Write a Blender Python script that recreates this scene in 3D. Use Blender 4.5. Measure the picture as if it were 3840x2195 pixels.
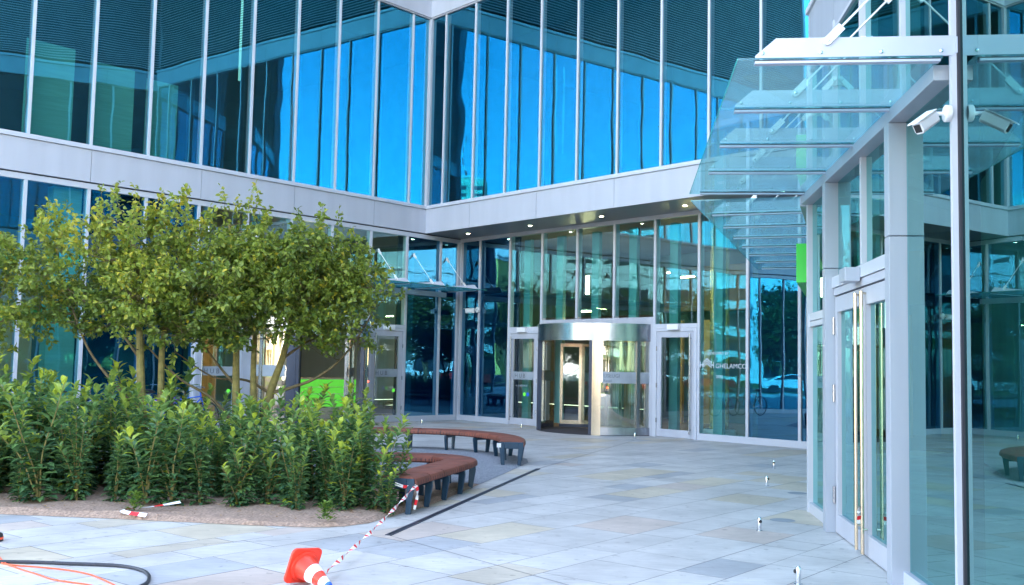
import bpy, bmesh, math, random
from mathutils import Vector, Matrix, noise
R = math.radians
rnd = random.Random(7)
for o in list(bpy.data.objects): bpy.data.objects.remove(o)
sc = bpy.context.scene
col = sc.collection

# ------------------------------------------------------------ camera, sky, sun, exposure
SUN_EL, SUN_AZ = 36.0, 14.0          # azimuth clockwise from +Y
cam = bpy.data.cameras.new('camera'); co = bpy.data.objects.new('camera', cam); col.objects.link(co)
pit, rol = R(4.225), R(1.168)
fw = Vector((0, math.cos(pit), math.sin(pit))); up = Vector((0, -math.sin(pit), math.cos(pit))); rt = Vector((1, 0, 0))
r2 = rt*math.cos(rol) + up*math.sin(rol); u2 = -rt*math.sin(rol) + up*math.cos(rol)
m = Matrix((r2, u2, -fw)).transposed().to_4x4(); m.translation = (0, 0, 1.65)
co.matrix_world = m
cam.sensor_width = 36; cam.lens = 36*3738/3840; cam.clip_start = 0.05; cam.clip_end = 3000
sc.camera = co
w = bpy.data.worlds.new('World'); sc.world = w; w.use_nodes = True
nt = w.node_tree; bg = nt.nodes['Background']
sky = nt.nodes.new('ShaderNodeTexSky'); sky.sky_type = 'NISHITA'; sky.sun_disc = False
sky.sun_elevation = R(SUN_EL); sky.sun_rotation = R(SUN_AZ); sky.air_density = 1.0; sky.dust_density = 0.8; sky.ozone_density = 1.0
wbm = nt.nodes.new('ShaderNodeMix'); wbm.data_type = 'RGBA'; wbm.blend_type = 'MULTIPLY'; wbm.inputs[0].default_value = 1; wbm.inputs[7].default_value = (1.20, 1.0, .83, 1)
nt.links.new(sky.outputs[0], wbm.inputs[6]); nt.links.new(wbm.outputs[2], bg.inputs[0]); bg.inputs[1].default_value = 0.15
sl = bpy.data.lights.new('sun', 'SUN'); sl.energy = 4.0; sl.angle = R(0.5); sl.color = (1, .94, .84)
so = bpy.data.objects.new('sun', sl); col.objects.link(so)
sd = Vector((math.sin(R(SUN_AZ))*math.cos(R(SUN_EL)), math.cos(R(SUN_AZ))*math.cos(R(SUN_EL)), math.sin(R(SUN_EL))))
so.rotation_euler = sd.to_track_quat('Z', 'Y').to_euler(); so.location = (0, 0, 60)
sc.view_settings.view_transform = 'Standard'; sc.view_settings.look = 'None'
sc.view_settings.exposure = 3.57; sc.view_settings.gamma = 1
sc.render.engine = 'CYCLES'
cy = sc.cycles
cy.max_bounces = 14; cy.glossy_bounces = 8; cy.transparent_max_bounces = 24; cy.diffuse_bounces = 3; cy.transmission_bounces = 6
cy.sample_clamp_indirect = 6; cy.caustics_reflective = False; cy.caustics_refractive = False
try: cy.use_denoising = True
except Exception: pass

# ------------------------------------------------------------ materials
def newmat(n):
    m = bpy.data.materials.new(n); m.use_nodes = True
    return m, m.node_tree, m.node_tree.nodes['Principled BSDF']
def mat(n, c, rough=.5, metal=0., var=.12, scale=3., bump=0., spec=.5, emit=None, es=1., stretch=(1, 1, 1), coat=0.):
    m, t, p = newmat(n); N = t.nodes; L = t.links
    p.inputs['Roughness'].default_value = rough; p.inputs['Metallic'].default_value = metal
    p.inputs['Specular IOR Level'].default_value = spec
    if coat: p.inputs['Coat Weight'].default_value = coat; p.inputs['Coat Roughness'].default_value = .15
    tc = N.new('ShaderNodeTexCoord'); mp = N.new('ShaderNodeMapping'); mp.inputs['Scale'].default_value = stretch
    L.new(tc.outputs['Object'], mp.inputs[0])
    nz = N.new('ShaderNodeTexNoise'); nz.inputs['Scale'].default_value = scale; nz.inputs['Detail'].default_value = 6
    L.new(mp.outputs[0], nz.inputs['Vector'])
    cr = N.new('ShaderNodeValToRGB')
    a = tuple(x*(1-var) for x in c); b = tuple(min(1, x*(1+var)) for x in c)
    cr.color_ramp.elements[0].color = (*a, 1); cr.color_ramp.elements[1].color = (*b, 1)
    cr.color_ramp.elements[0].position = .3; cr.color_ramp.elements[1].position = .7
    L.new(nz.outputs['Fac'], cr.inputs[0]); L.new(cr.outputs[0], p.inputs['Base Color'])
    if bump:
        bm_ = N.new('ShaderNodeBump'); bm_.inputs['Strength'].default_value = 1; bm_.inputs['Distance'].default_value = bump
        n2 = N.new('ShaderNodeTexNoise'); n2.inputs['Scale'].default_value = scale*6; n2.inputs['Detail'].default_value = 4
        L.new(mp.outputs[0], n2.inputs['Vector']); L.new(n2.outputs['Fac'], bm_.inputs['Height']); L.new(bm_.outputs[0], p.inputs['Normal'])
    if emit:
        p.inputs['Emission Color'].default_value = (*emit, 1); p.inputs['Emission Strength'].default_value = es
    return m
def glass(n, trans, refl, base, k=.9, wob=.006, wscale=.9, rough=0.0):
    m = bpy.data.materials.new(n); m.use_nodes = True; t = m.node_tree; N = t.nodes; L = t.links; N.clear()
    out = N.new('ShaderNodeOutputMaterial'); mx = N.new('ShaderNodeMixShader')
    tr = N.new('ShaderNodeBsdfTransparent'); tr.inputs[0].default_value = (*trans, 1)
    gl = N.new('ShaderNodeBsdfGlossy'); gl.inputs[0].default_value = (*refl, 1); gl.inputs['Roughness'].default_value = rough
    lw = N.new('ShaderNodeLayerWeight'); lw.inputs['Blend'].default_value = .5; fr = N.new('ShaderNodeMath'); fr.operation = 'POWER'; fr.inputs[1].default_value = 5; L.new(lw.outputs['Facing'], fr.inputs[0])
    ma = N.new('ShaderNodeMath'); ma.operation = 'MULTIPLY_ADD'; ma.inputs[1].default_value = k; ma.inputs[2].default_value = base; ma.use_clamp = True
    L.new(fr.outputs[0], ma.inputs[0]); L.new(ma.outputs[0], mx.inputs[0])
    L.new(tr.outputs[0], mx.inputs[1]); L.new(gl.outputs[0], mx.inputs[2]); L.new(mx.outputs[0], out.inputs[0])
    if wob:
        tc = N.new('ShaderNodeTexCoord'); oi = N.new('ShaderNodeObjectInfo'); vm = N.new('ShaderNodeVectorMath'); vm.operation = 'ADD'
        sc_ = N.new('ShaderNodeMath'); sc_.operation = 'MULTIPLY'; sc_.inputs[1].default_value = 50
        L.new(oi.outputs['Random'], sc_.inputs[0]); L.new(tc.outputs['Object'], vm.inputs[0]); L.new(sc_.outputs[0], vm.inputs[1])
        nz = N.new('ShaderNodeTexNoise'); nz.inputs['Scale'].default_value = wscale; nz.inputs['Detail'].default_value = 1.0
        L.new(vm.outputs[0], nz.inputs['Vector'])
        b = N.new('ShaderNodeBump'); b.inputs['Strength'].default_value = 1; b.inputs['Distance'].default_value = wob
        L.new(nz.outputs['Fac'], b.inputs['Height']); L.new(b.outputs[0], gl.inputs['Normal'])
    return m
def emat(n, c, s):
    m = bpy.data.materials.new(n); m.use_nodes = True; t = m.node_tree; t.nodes.clear()
    e = t.nodes.new('ShaderNodeEmission'); e.inputs[0].default_value = (*c, 1); e.inputs[1].default_value = s
    o = t.nodes.new('ShaderNodeOutputMaterial'); t.links.new(e.outputs[0], o.inputs[0]); return m
M = {}
M['panel'] = mat('white_aluminium_panel', (.455, .475, .54), .38, 0, .055, 1.3, stretch=(2.2, 2.2, .25))
M['frame'] = mat('white_aluminium_frame', (.51, .535, .60), .35, 0, .03, 1.)
M['grey_panel'] = mat('grey_aluminium_panel', (.355, .39, .455), .34, 0, .06, 1.3, stretch=(3, 3, .3))
M['reflection_teal'] = mat('teal_mullion_reflection', (.16, .40, .40), .6, 0, .1, 2)  # even teal imitating mullions reflected in the ground floor glass
M['soffit'] = mat('soffit_metal', (.30, .31, .33), .38, .3, .05, .6)
M['wing_wall'] = mat('teal_interior_wall', (.22, .44, .40), .6, 0, .2, .8)
M['gap'] = mat('dark_gasket', (.02, .02, .03), .7)
M['louvre'] = mat('dark_louvre', (.46, .50, .56), .45, .3, .1, 2)
M['louvre_back'] = mat('louvre_void', (.02, .03, .045), .8)
M['upper_glass'] = glass('upper_glass', (.54, .70, .71), (.10, .68, 1.0), .33, .8, .0028, .8)
M['wing_glass'] = glass('wing_glass', (.30, .52, .52), (.22, .66, .85), .22, .8, .003, .8)
M['blue_glass'] = glass('blue_glass', (.10, .34, .55), (.30, .70, .95), .30, .9, .003, .8)
M['clear_glass'] = glass('clear_glass', (.52, .80, .76), (.50, .85, .95), .20, .8, .003, .8)
M['green_glass'] = glass('green_glass', (.26, .62, .58), (.48, .88, .88), .40, .8, .0018, .6)
M['door_glass'] = glass('door_glass', (.60, .78, .74), (.8, .9, 1.0), .14, .8, .002)
M['canopy_glass'] = glass('canopy_glass', (.64, .88, .88), (.62, .92, 1.0), .04, .9, 0)
_t = M['canopy_glass'].node_tree; _o = _t.nodes['Material Output']; _m = _t.nodes.new('ShaderNodeMixShader'); _l = _t.nodes.new('ShaderNodeBsdfTranslucent'); _l.inputs[0].default_value = (.66, .84, .86, 1)
_pv = _o.inputs[0].links[0].from_socket; _m.inputs[0].default_value = .10; _t.links.new(_pv, _m.inputs[1]); _t.links.new(_l.outputs[0], _m.inputs[2]); _t.links.new(_m.outputs[0], _o.inputs[0])
M['curved_glass'] = glass('curved_glass', (.66, .72, .66), (1, .92, .80), .30, .9, .002)
M['interior_dark'] = mat('interior_dark', (.07, .115, .12), .8)
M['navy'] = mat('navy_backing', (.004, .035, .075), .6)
M['blind'] = mat('teal_blind', (.20, .60, .48), .8, 0, .08, 1.5, stretch=(1, 1, 14))
M['lobby_wall'] = mat('lobby_beige_wall', (.66, .50, .24), .6, 0, .15, .8)
M['lobby_teal'] = mat('lobby_teal_wall', (.13, .24, .25), .6, 0, .2, .8)
M['oak'] = mat('oak_slat', (.58, .36, .15), .5, 0, .25, 2, stretch=(6, 6, .5))
M['lobby_floor'] = mat('lobby_floor', (.35, .31, .26), .25, 0, .1, 1)
M['ceiling'] = mat('lobby_ceiling', (.22, .19, .15), .6, 0, .1, .8)
M['steel'] = mat('brushed_steel', (.40, .41, .45), .25, 1, .08, 3, stretch=(8, 8, .2))
M['chrome'] = mat('polished_steel', (.72, .74, .78), .10, 1, .02, 2)
M['warm_steel'] = mat('polished_brass_steel', (.70, .59, .45), .26, 1, .10, 3, stretch=(6, 6, .2))
M['anthracite'] = mat('anthracite_metal', (.035, .045, .075), .4, .2, .1, 4)
M['bench_leg'] = mat('bench_leg_steel', (.012, .045, .085), .38, .2, .15, 5)
M['black'] = mat('black_rubber', (.012, .013, .016), .5)
M['wood'] = mat('brown_bench_timber', (.23, .068, .042), .6, 0, .3, 5, .0015)
M['strap'] = mat('dark_bench_groove', (.06, .03, .03), .6)
M['cover'] = mat('dull_cast_cover', (.26, .29, .32), .7)
M['white'] = mat('white_plastic', (.78, .79, .82), .3, 0, .03, 4)
M['fin'] = mat('canopy_white_steel', (.46, .50, .61), .34, .0, .05, 1.2)
M['red'] = mat('red_print', (.75, .02, .03), .45)
M['tape_white'] = mat('tape_white', (.85, .85, .86), .35)
M['cone'] = mat('orange_red_rubber', (.85, .045, .02), .42, 0, .14, 9)
M['cone_white'] = mat('reflective_white_band', (.85, .87, .92), .35, 0, .03, 8)
M['blue'] = mat('blue_cap', (.03, .13, .65), .4)
M['hose'] = mat('black_hose', (.030, .032, .045), .42, 0, .25, 14)
M['orange_cable'] = mat('orange_cable', (.95, .12, .04), .45, 0, .05)
M['green_sign'] = mat('green_sign', (.002, .50, .03), .35, 0, .05, 1)
M['lime'] = mat('lime_desk', (.10, .62, .05), .4, emit=(.16, .8, .08), es=.06)
M['mat'] = mat('door_mat', (.045, .045, .055), .9)
M['frost'] = mat('frosted_band', (.30, .34, .38), .6)
M['text_dark'] = mat('dark_lettering', (.10, .11, .13), .5)
M['text_white'] = mat('white_lettering', (.50, .58, .66), .5)
M['soil'] = mat('sandy_soil', (.36, .25, .19), .95, 0, .42, 38, .006)
M['gravel'] = mat('grey_gravel', (.27, .29, .33), .9, 0, .45, 45, .006)
M['asphalt'] = mat('asphalt', (.06, .06, .065), .9, 0, .2, 2)
M['lawn'] = mat('lawn', (.05, .09, .02), .9, 0, .4, .6)
M['bark'] = mat('bark', (.13, .10, .05), .85, 0, .4, 12, .004)
M['bark_green'] = mat('mossy_bark', (.20, .17, .055), .85, 0, .35, 12, .004)
M['lamp'] = emat('warm_lamp', (1, .62, .25), 22)
M['lamp_soft'] = emat('warm_lamp_soft', (1, .70, .36), 5.0)
M['lamp_orange'] = emat('orange_lamp', (1, .50, .10), 1.2)
M['downlight'] = emat('downlight', (1, .80, .50), 14)
M['red_led'] = emat('red_led', (1, .05, .02), 1.5)
M['beige_tower'] = mat('beige_render', (.62, .55, .38), .8, 0, .06, .05)
M['white_render'] = mat('white_render', (.75, .76, .76), .8, 0, .05, .05)
M['yellow_render'] = mat('yellow_render', (.75, .62, .16), .8, 0, .05, .05)
M['window_dark'] = mat('dark_window', (.03, .045, .06), .15)
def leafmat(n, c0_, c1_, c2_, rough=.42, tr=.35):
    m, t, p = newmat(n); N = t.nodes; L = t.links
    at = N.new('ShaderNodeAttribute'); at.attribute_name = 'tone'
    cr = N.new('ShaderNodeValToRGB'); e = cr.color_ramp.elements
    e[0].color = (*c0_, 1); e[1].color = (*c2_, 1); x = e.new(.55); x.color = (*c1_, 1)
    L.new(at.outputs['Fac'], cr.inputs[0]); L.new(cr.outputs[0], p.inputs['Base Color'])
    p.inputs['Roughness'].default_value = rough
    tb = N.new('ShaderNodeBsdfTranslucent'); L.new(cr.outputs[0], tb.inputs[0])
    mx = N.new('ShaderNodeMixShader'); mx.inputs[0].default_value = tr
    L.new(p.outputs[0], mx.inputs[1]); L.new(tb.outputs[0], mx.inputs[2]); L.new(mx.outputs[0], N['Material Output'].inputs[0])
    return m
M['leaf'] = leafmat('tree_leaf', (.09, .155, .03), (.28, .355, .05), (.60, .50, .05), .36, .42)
M['laurel'] = leafmat('laurel_leaf', (.05, .13, .07), (.15, .28, .085), (.46, .54, .06), .24, .30)
M['bgleaf'] = leafmat('background_leaf', (.015, .035, .010), (.06, .09, .012), (.16, .15, .02), .5, .3)
M['weed'] = leafmat('weed_leaf', (.05, .12, .02), (.12, .22, .03), (.2, .3, .03), .5, .3)

def pavemat():
    m, t, p = newmat('stone_slab'); N = t.nodes; L = t.links
    at = N.new('ShaderNodeAttribute'); at.attribute_name = 'slab'
    tc = N.new('ShaderNodeTexCoord')
    n1 = N.new('ShaderNodeTexNoise'); n1.inputs['Scale'].default_value = 1.1; n1.inputs['Detail'].default_value = 7; n1.inputs['Roughness'].default_value = .62
    L.new(tc.outputs['Object'], n1.inputs['Vector'])
    mp = N.new('ShaderNodeMapping'); mp.inputs['Rotation'].default_value = (0, 0, R(52)); mp.inputs['Scale'].default_value = (2, 11, 1)
    L.new(tc.outputs['Object'], mp.inputs[0])
    n2 = N.new('ShaderNodeTexNoise'); n2.inputs['Scale'].default_value = 2.2; n2.inputs['Detail'].default_value = 8; n2.inputs['Roughness'].default_value = .7
    L.new(mp.outputs[0], n2.inputs['Vector'])
    r1 = N.new('ShaderNodeMapRange'); r1.inputs['From Min'].default_value = .33; r1.inputs['From Max'].default_value = .62; r1.inputs['To Min'].default_value = .78; r1.inputs['To Max'].default_value = 1.04
    L.new(n1.outputs['Fac'], r1.inputs[0])
    r2_ = N.new('ShaderNodeMapRange'); r2_.inputs['From Min'].default_value = .25; r2_.inputs['From Max'].default_value = .75; r2_.inputs['To Min'].default_value = .84; r2_.inputs['To Max'].default_value = 1.12
    L.new(n2.outputs['Fac'], r2_.inputs[0])
    n3 = N.new('ShaderNodeTexNoise'); n3.inputs['Scale'].default_value = 9; n3.inputs['Detail'].default_value = 4
    L.new(tc.outputs['Object'], n3.inputs['Vector'])
    r3 = N.new('ShaderNodeMapRange'); r3.inputs['From Min'].default_value = .30; r3.inputs['From Max'].default_value = .36; r3.inputs['To Min'].default_value = .70; r3.inputs['To Max'].default_value = 1.0
    L.new(n3.outputs['Fac'], r3.inputs[0])
    mu = N.new('ShaderNodeMath'); mu.operation = 'MULTIPLY'; L.new(r1.outputs[0], mu.inputs[0]); L.new(r2_.outputs[0], mu.inputs[1])
    mu2 = N.new('ShaderNodeMath'); mu2.operation = 'MULTIPLY'; L.new(mu.outputs[0], mu2.inputs[0]); L.new(r3.outputs[0], mu2.inputs[1])
    vm = N.new('ShaderNodeVectorMath'); vm.operation = 'SCALE'; L.new(at.outputs['Color'], vm.inputs[0]); L.new(mu2.outputs[0], vm.inputs['Scale'])
    L.new(vm.outputs[0], p.inputs['Base Color']); p.inputs['Roughness'].default_value = .55
    b = N.new('ShaderNodeBump'); b.inputs['Distance'].default_value = .002; b.inputs['Strength'].default_value = .6
    L.new(n2.outputs['Fac'], b.inputs['Height']); L.new(b.outputs[0], p.inputs['Normal'])
    return m
M['slab'] = pavemat()
M['joint'] = mat('slab_joint', (.10, .10, .11), .9)

# ------------------------------------------------------------ object helpers
def tag(o, label=None, cat=None, group=None, kind=None):
    if label: o['label'] = label
    if cat: o['category'] = cat
    if group: o['group'] = group
    if kind: o['kind'] = kind
    return o
def empty(name, loc, label, cat, group=None):
    o = bpy.data.objects.new(name, None); col.objects.link(o); o.location = loc; o.empty_display_size = .3
    return tag(o, label, cat, group)
class Fr:
    """facade frame: origin, heading; u along, n outward (left of u if side=-1)"""
    def __init__(s, o, ang, side):
        a = R(ang); s.o = Vector(o); s.u = Vector((math.sin(a), math.cos(a), 0)); s.n = Vector((math.cos(a), -math.sin(a), 0))*side
    def p(s, a, b, z): return s.o + s.u*a + s.n*b + Vector((0, 0, z))
WORLD = Fr((0, 0, 0), 90, -1)   # u=+x, n=+y
class MB:
    def __init__(s): s.v = []; s.f = []; s.mi = []; s.tone = []; s.colr = []; s.has_tone = False; s.has_col = False
    def face(s, pts, mi=0, tone=None, colr=None):
        b = len(s.v); s.v += [tuple(p) for p in pts]; s.f.append(tuple(range(b, b+len(pts)))); s.mi.append(mi)
        s.tone.append(tone or 0); s.colr.append(colr or (1, 1, 1))
        if tone is not None: s.has_tone = True
        if colr is not None: s.has_col = True
    def mesh(s, vs, fs, mi=0):
        b = len(s.v); s.v += [tuple(p) for p in vs]
        for f in fs: s.f.append(tuple(b+i for i in f)); s.mi.append(mi); s.tone.append(0); s.colr.append((1, 1, 1))
    def box(s, F, a0, a1, b0, b1, z0, z1, mi=0):
        P = [F.p(a, b, z) for z in (z0, z1) for b in (b0, b1) for a in (a0, a1)]
        s.mesh(P, [(0, 1, 3, 2), (4, 6, 7, 5), (0, 4, 5, 1), (2, 3, 7, 6), (0, 2, 6, 4), (1, 5, 7, 3)], mi)
        return s
    def prism(s, pts, off, mi=0):
        n = len(pts); off = Vector(off); A = [Vector(p) for p in pts]; B = [p+off for p in A]
        s.mesh(A+B, [tuple(range(n)), tuple(range(2*n-1, n-1, -1))]+[(i, i+n, (i+1) % n+n, (i+1) % n) for i in range(n)], mi); return s
    def tube(s, pts, rad, seg=10, mi=0, cap=True):
        pts = [Vector(p) for p in pts]; n = len(pts)
        rs = rad if isinstance(rad, (list, tuple)) else [rad]*n
        vs = []; prev = None
        for i, p in enumerate(pts):
            d = (pts[min(i+1, n-1)]-pts[max(i-1, 0)]);
            d = d.normalized() if d.length > 1e-9 else Vector((0, 0, 1))
            ref = prev if prev is not None else (Vector((0, 0, 1)) if abs(d.z) < .9 else Vector((1, 0, 0)))
            x = (ref - d*ref.dot(d))
            if x.length < 1e-6: x = d.orthogonal()
            x.normalize(); y = d.cross(x); prev = x
            for k in range(seg):
                t = 2*math.pi*k/seg; vs.append(p + (x*math.cos(t)+y*math.sin(t))*rs[i])
        fs = [(i*seg+k, i*seg+(k+1) % seg, (i+1)*seg+(k+1) % seg, (i+1)*seg+k) for i in range(n-1) for k in range(seg)]
        if cap: fs += [tuple(range(seg-1, -1, -1)), tuple(range((n-1)*seg, n*seg))]
        s.mesh(vs, fs, mi); return s
    def lathe(s, prof, origin=(0, 0, 0), axis=(0, 0, 1), seg=32, a0=0, a1=2*math.pi, mi=None, ref=None):
        ax = Vector(axis).normalized(); x = Vector(ref) if ref else (ax.orthogonal() if abs(ax.z) < .99 else Vector((1, 0, 0)))
        x = (x-ax*x.dot(ax)).normalized(); y = ax.cross(x); o = Vector(origin)
        full = abs(a1-a0-2*math.pi) < 1e-6; n = seg if full else seg+1; b = len(s.v)
        for (r, h) in prof:
            for k in range(n):
                t = a0+(a1-a0)*k/seg; s.v.append(tuple(o+ax*h+(x*math.cos(t)+y*math.sin(t))*max(r, 1e-4)))
        for i in range(len(prof)-1):
            for k in range(seg):
                k2 = (k+1) % n if full else k+1
                s.f.append((b+i*n+k, b+i*n+k2, b+(i+1)*n+k2, b+(i+1)*n+k)); s.mi.append(mi[i] if mi else 0); s.tone.append(0); s.colr.append((1, 1, 1))
        return s
    def build(s, name, mats, parent=None, root=None, smooth=False, bevel=0, loc=None):
        root = root if root is not None else parent
        base = Vector(loc) if loc is not None else Vector((0, 0, 0))
        r = root
        while r is not None and r.parent: r = r.parent
        if r is not None: base = Vector(r.location)
        me = bpy.data.meshes.new(name); me.from_pydata([tuple(Vector(v)-base) for v in s.v], [], s.f)
        if not isinstance(mats, (list, tuple)): mats = [mats]
        for mm in mats: me.materials.append(M[mm] if isinstance(mm, str) else mm)
        me.polygons.foreach_set('material_index', s.mi)
        if smooth: me.polygons.foreach_set('use_smooth', [True]*len(s.f))
        if s.has_tone:
            at = me.attributes.new('tone', 'FLOAT', 'FACE'); at.data.foreach_set('value', s.tone)
        if s.has_col:
            at = me.attributes.new('slab', 'FLOAT_COLOR', 'FACE'); at.data.foreach_set('color', [c for q in s.colr for c in (*q, 1)])
        me.update()
        bmx = bmesh.new(); bmx.from_mesh(me)
        if smooth: bmesh.ops.remove_doubles(bmx, verts=bmx.verts, dist=1e-5)
        if len(s.f) > 1 and not s.has_tone and not s.has_col and len(s.f) < 20000 and name not in ('glass', 'pane'):
            bmesh.ops.recalc_face_normals(bmx, faces=bmx.faces)
        bmx.to_mesh(me); bmx.free()
        o = bpy.data.objects.new(name, me); col.objects.link(o)
        if parent is not None: o.parent = parent
        elif loc is not None: o.location = base
        if smooth:
            try: me.set_sharp_from_angle(angle=R(35))
            except Exception: pass
        if bevel:
            bv = o.modifiers.new('bevel', 'BEVEL'); bv.width = bevel; bv.segments = 2; bv.limit_method = 'ANGLE'; bv.angle_limit = R(40)
        return o
def bx(name, m_, parent, F, a0, a1, b0, b1, z0, z1, bevel=0):
    return MB().box(F, a0, a1, b0, b1, z0, z1).build(name, m_, parent, bevel=bevel)
def pane(name, m_, parent, F, a0, a1, b, z0, z1, tilt=.0035):
    """one glazing pane, very slightly out of plane like real glazing"""
    t1, t2 = rnd.uniform(-tilt, tilt), rnd.uniform(-tilt, tilt)*.6
    wd, ht = a1-a0, z1-z0
    q = MB()
    q.face([F.p(a0, b-wd*t1/2-ht*t2/2*.3, z0), F.p(a1, b+wd*t1/2-ht*t2/2*.3, z0), F.p(a1, b+wd*t1/2+ht*t2/2*.3, z1), F.p(a0, b-wd*t1/2+ht*t2/2*.3, z1)])
    return q.build(name, m_, parent)
def text(name, s, size, F, a, b, z, m_, parent, mirror=False, ext=.001, bend=None):
    c = bpy.data.curves.new(name, 'FONT'); c.body = s; c.size = size; c.extrude = ext; c.resolution_u = 2
    to = bpy.data.objects.new('tmp', c); col.objects.link(to)
    dg = bpy.context.evaluated_depsgraph_get(); me = bpy.data.meshes.new_from_object(to.evaluated_get(dg))
    bpy.data.objects.remove(to)
    r = parent
    while r.parent: r = r.parent
    base = Vector(r.location); sx = -1 if mirror else 1
    for v in me.vertices:
        x, y, zz = v.co
        if bend: P_ = bend(a + sx*x, b+zz, z+y)
        else: P_ = F.p(a+sx*x, b+zz, z+y)
        v.co = P_-base
    me.materials.clear(); me.materials.append(M[m_])
    o = bpy.data.objects.new(name, me); col.objects.link(o); o.parent = parent
    return o

# ------------------------------------------------------------ facade frames
C0 = (-1.583, 30.364, 0)
FL = Fr(C0, 41.9, 1)            # left facade, s<0 runs towards the viewer
FR = Fr(C0, 137.45, 1)          # right facade ground floor, s>0 runs towards the viewer
FU = Fr((-2.578, 29.255, 0), 137.45, 1)   # right facade upper floor (overhang)
FW = Fr((3.429, 10.464, 0), 6.65, -1)     # wall with the near doors, s>0 goes away
BEND = FW.p(1.55, 0, 0)
F2 = Fr(BEND, 19.2, -1)         # wall beyond the bend
SILL, FB, HD = 6.31, 5.49, 5.44
UT, UB = 12.64, 11.94           # upper fascia top / bottom

# ------------------------------------------------------------ main building (left and right wings)
bld = empty('office_building', (-1.583, 30.364, 0), 'large glass and white panel office block folding round the far courtyard corner', 'building')
def fascia(parent, F, s0, s1, z0, z1, b0=0.0, b1=.10, step=2.69, phase=0., trim=True, mt='panel'):
    k = math.floor((s0-phase)/step)
    while phase+k*step < s1-1e-3:
        a0 = max(s0, phase+k*step+.006); a1 = min(s1, phase+(k+1)*step-.006)
        if a1-a0 > .05: bx('fascia_panel', mt, parent, F, a0, a1, b0, b1, z0, z1-(.115 if trim else 0))
        k += 1
    if trim:
        bx('sill_trim', 'frame', parent, F, s0, s1, b0, b1+.035, z1-.105, z1-.045)
        bx('sill_trim', 'frame', parent, F, s0, s1, b0, b1-.01, z1-.038, z1)
def glazing(parent, F, ss, z0, z1, gm, mull=.06, dep=.05, mname='mullion', off=0., tilt=.0035):
    for i in range(len(ss)-1):
        g = gm[i] if isinstance(gm, list) else gm
        if g: pane('window', g, parent, F, ss[i]+.02, ss[i+1]-.02, off+.01, z0, z1, tilt)
    for s_ in ss: bx(mname, 'frame', parent, F, s_-mull/2, s_+mull/2, off-.12, off+dep, z0-.02, z1+.02)
def louvre(parent, F, s0, s1, z0, z1, step=.09):
    q = MB()
    n = int((z1-z0)/step)
    for i in range(n):
        z = z0+i*step
        q.prism([F.p(s0, .02, z+.042), F.p(s0, .055, z), F.p(s0, .065, z+.004), F.p(s0, .032, z+.048)], F.u*(s1-s0))
    q.build('louvre_screen', 'louvre', parent)
    bx('louvre_backing', 'louvre_back', parent, F, s0+.05, s1-.05, -.4, -.02, z0, z1)
LS = [-.10] + [-.89-1.345*i for i in range(14)] + [-19.34]; LS = sorted(LS)
RS = [.06, .763] + [.763+1.345*i for i in range(1, 10)] + [13.6]
LEND = -19.34
# upper glazing
glazing(bld, FL, [s for s in LS if s < -1.6]+[-1.53], SILL, UB, 'upper_glass')
glazing(bld, FU, RS, SILL, UB, 'upper_glass')
bx('corner_post', 'panel', bld, FL, -1.60, -1.49, -.15, .13, SILL, UB)
# bands
fascia(bld, FL, LEND, -1.49, FB, SILL, phase=-.89-1.345*12)
fascia(bld, FU, .0, 13.6, FB, SILL, b0=-.05, phase=-.6)
fascia(bld, FL, LEND, -1.49, UB+.04, UT, phase=-.89-1.345*12)
fascia(bld, FU, .0, 13.6, UB+.04, UT, b0=-.05, phase=-.6)
for F, a, b in ((FL, LEND, -1.49), (FU, .0, 13.6)):
    bx('window_head', 'frame', bld, F, a, b, -.1, .07, UB, UB+.032)
    louvre(bld, F, a, b, UT+.1, 22.0)
    bx('parapet', 'panel', bld, F, a, b, -.3, .14, 22.05, 22.8)
# soffit under the right wing overhang
q = MB(); q.face([FU.p(.0, .05, FB-.004), FU.p(13.6, .05, FB-.004), FR.p(13.3, -.3, FB-.004), FR.p(-.9, -.3, FB-.004)])
q.build('soffit', 'soffit', bld)
for k in range(5):
    s_ = 1.28+2.62*k
    d = MB().lathe([(.075, 0), (.075, -.012), (.05, -.014), (.05, -.004)], FR.p(s_, .81, FB-.005), seg=20).build('downlight', 'white', bld)
    MB().lathe([(.001, 0), (.048, 0)], FR.p(s_, .81, FB-.012), seg=16).build('lamp', 'downlight', d)
# head frames + base frames, ground floor
bx('window_head', 'frame', bld, FL, LEND, -.05, -.1, .06, HD-.10, HD+.02)
bx('window_head_gasket', 'gap', bld, FL, LEND, -.05, -.1, .03, HD+.021, FB-.001)
bx('window_head', 'frame', bld, FR, .0, 13.2, -.1, .06, HD-.06, FB-.006)
def baseframe(F, s0, s1): bx('base_frame', 'frame', bld, F, s0, s1, -.1, .06, .005, .16)
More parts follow.
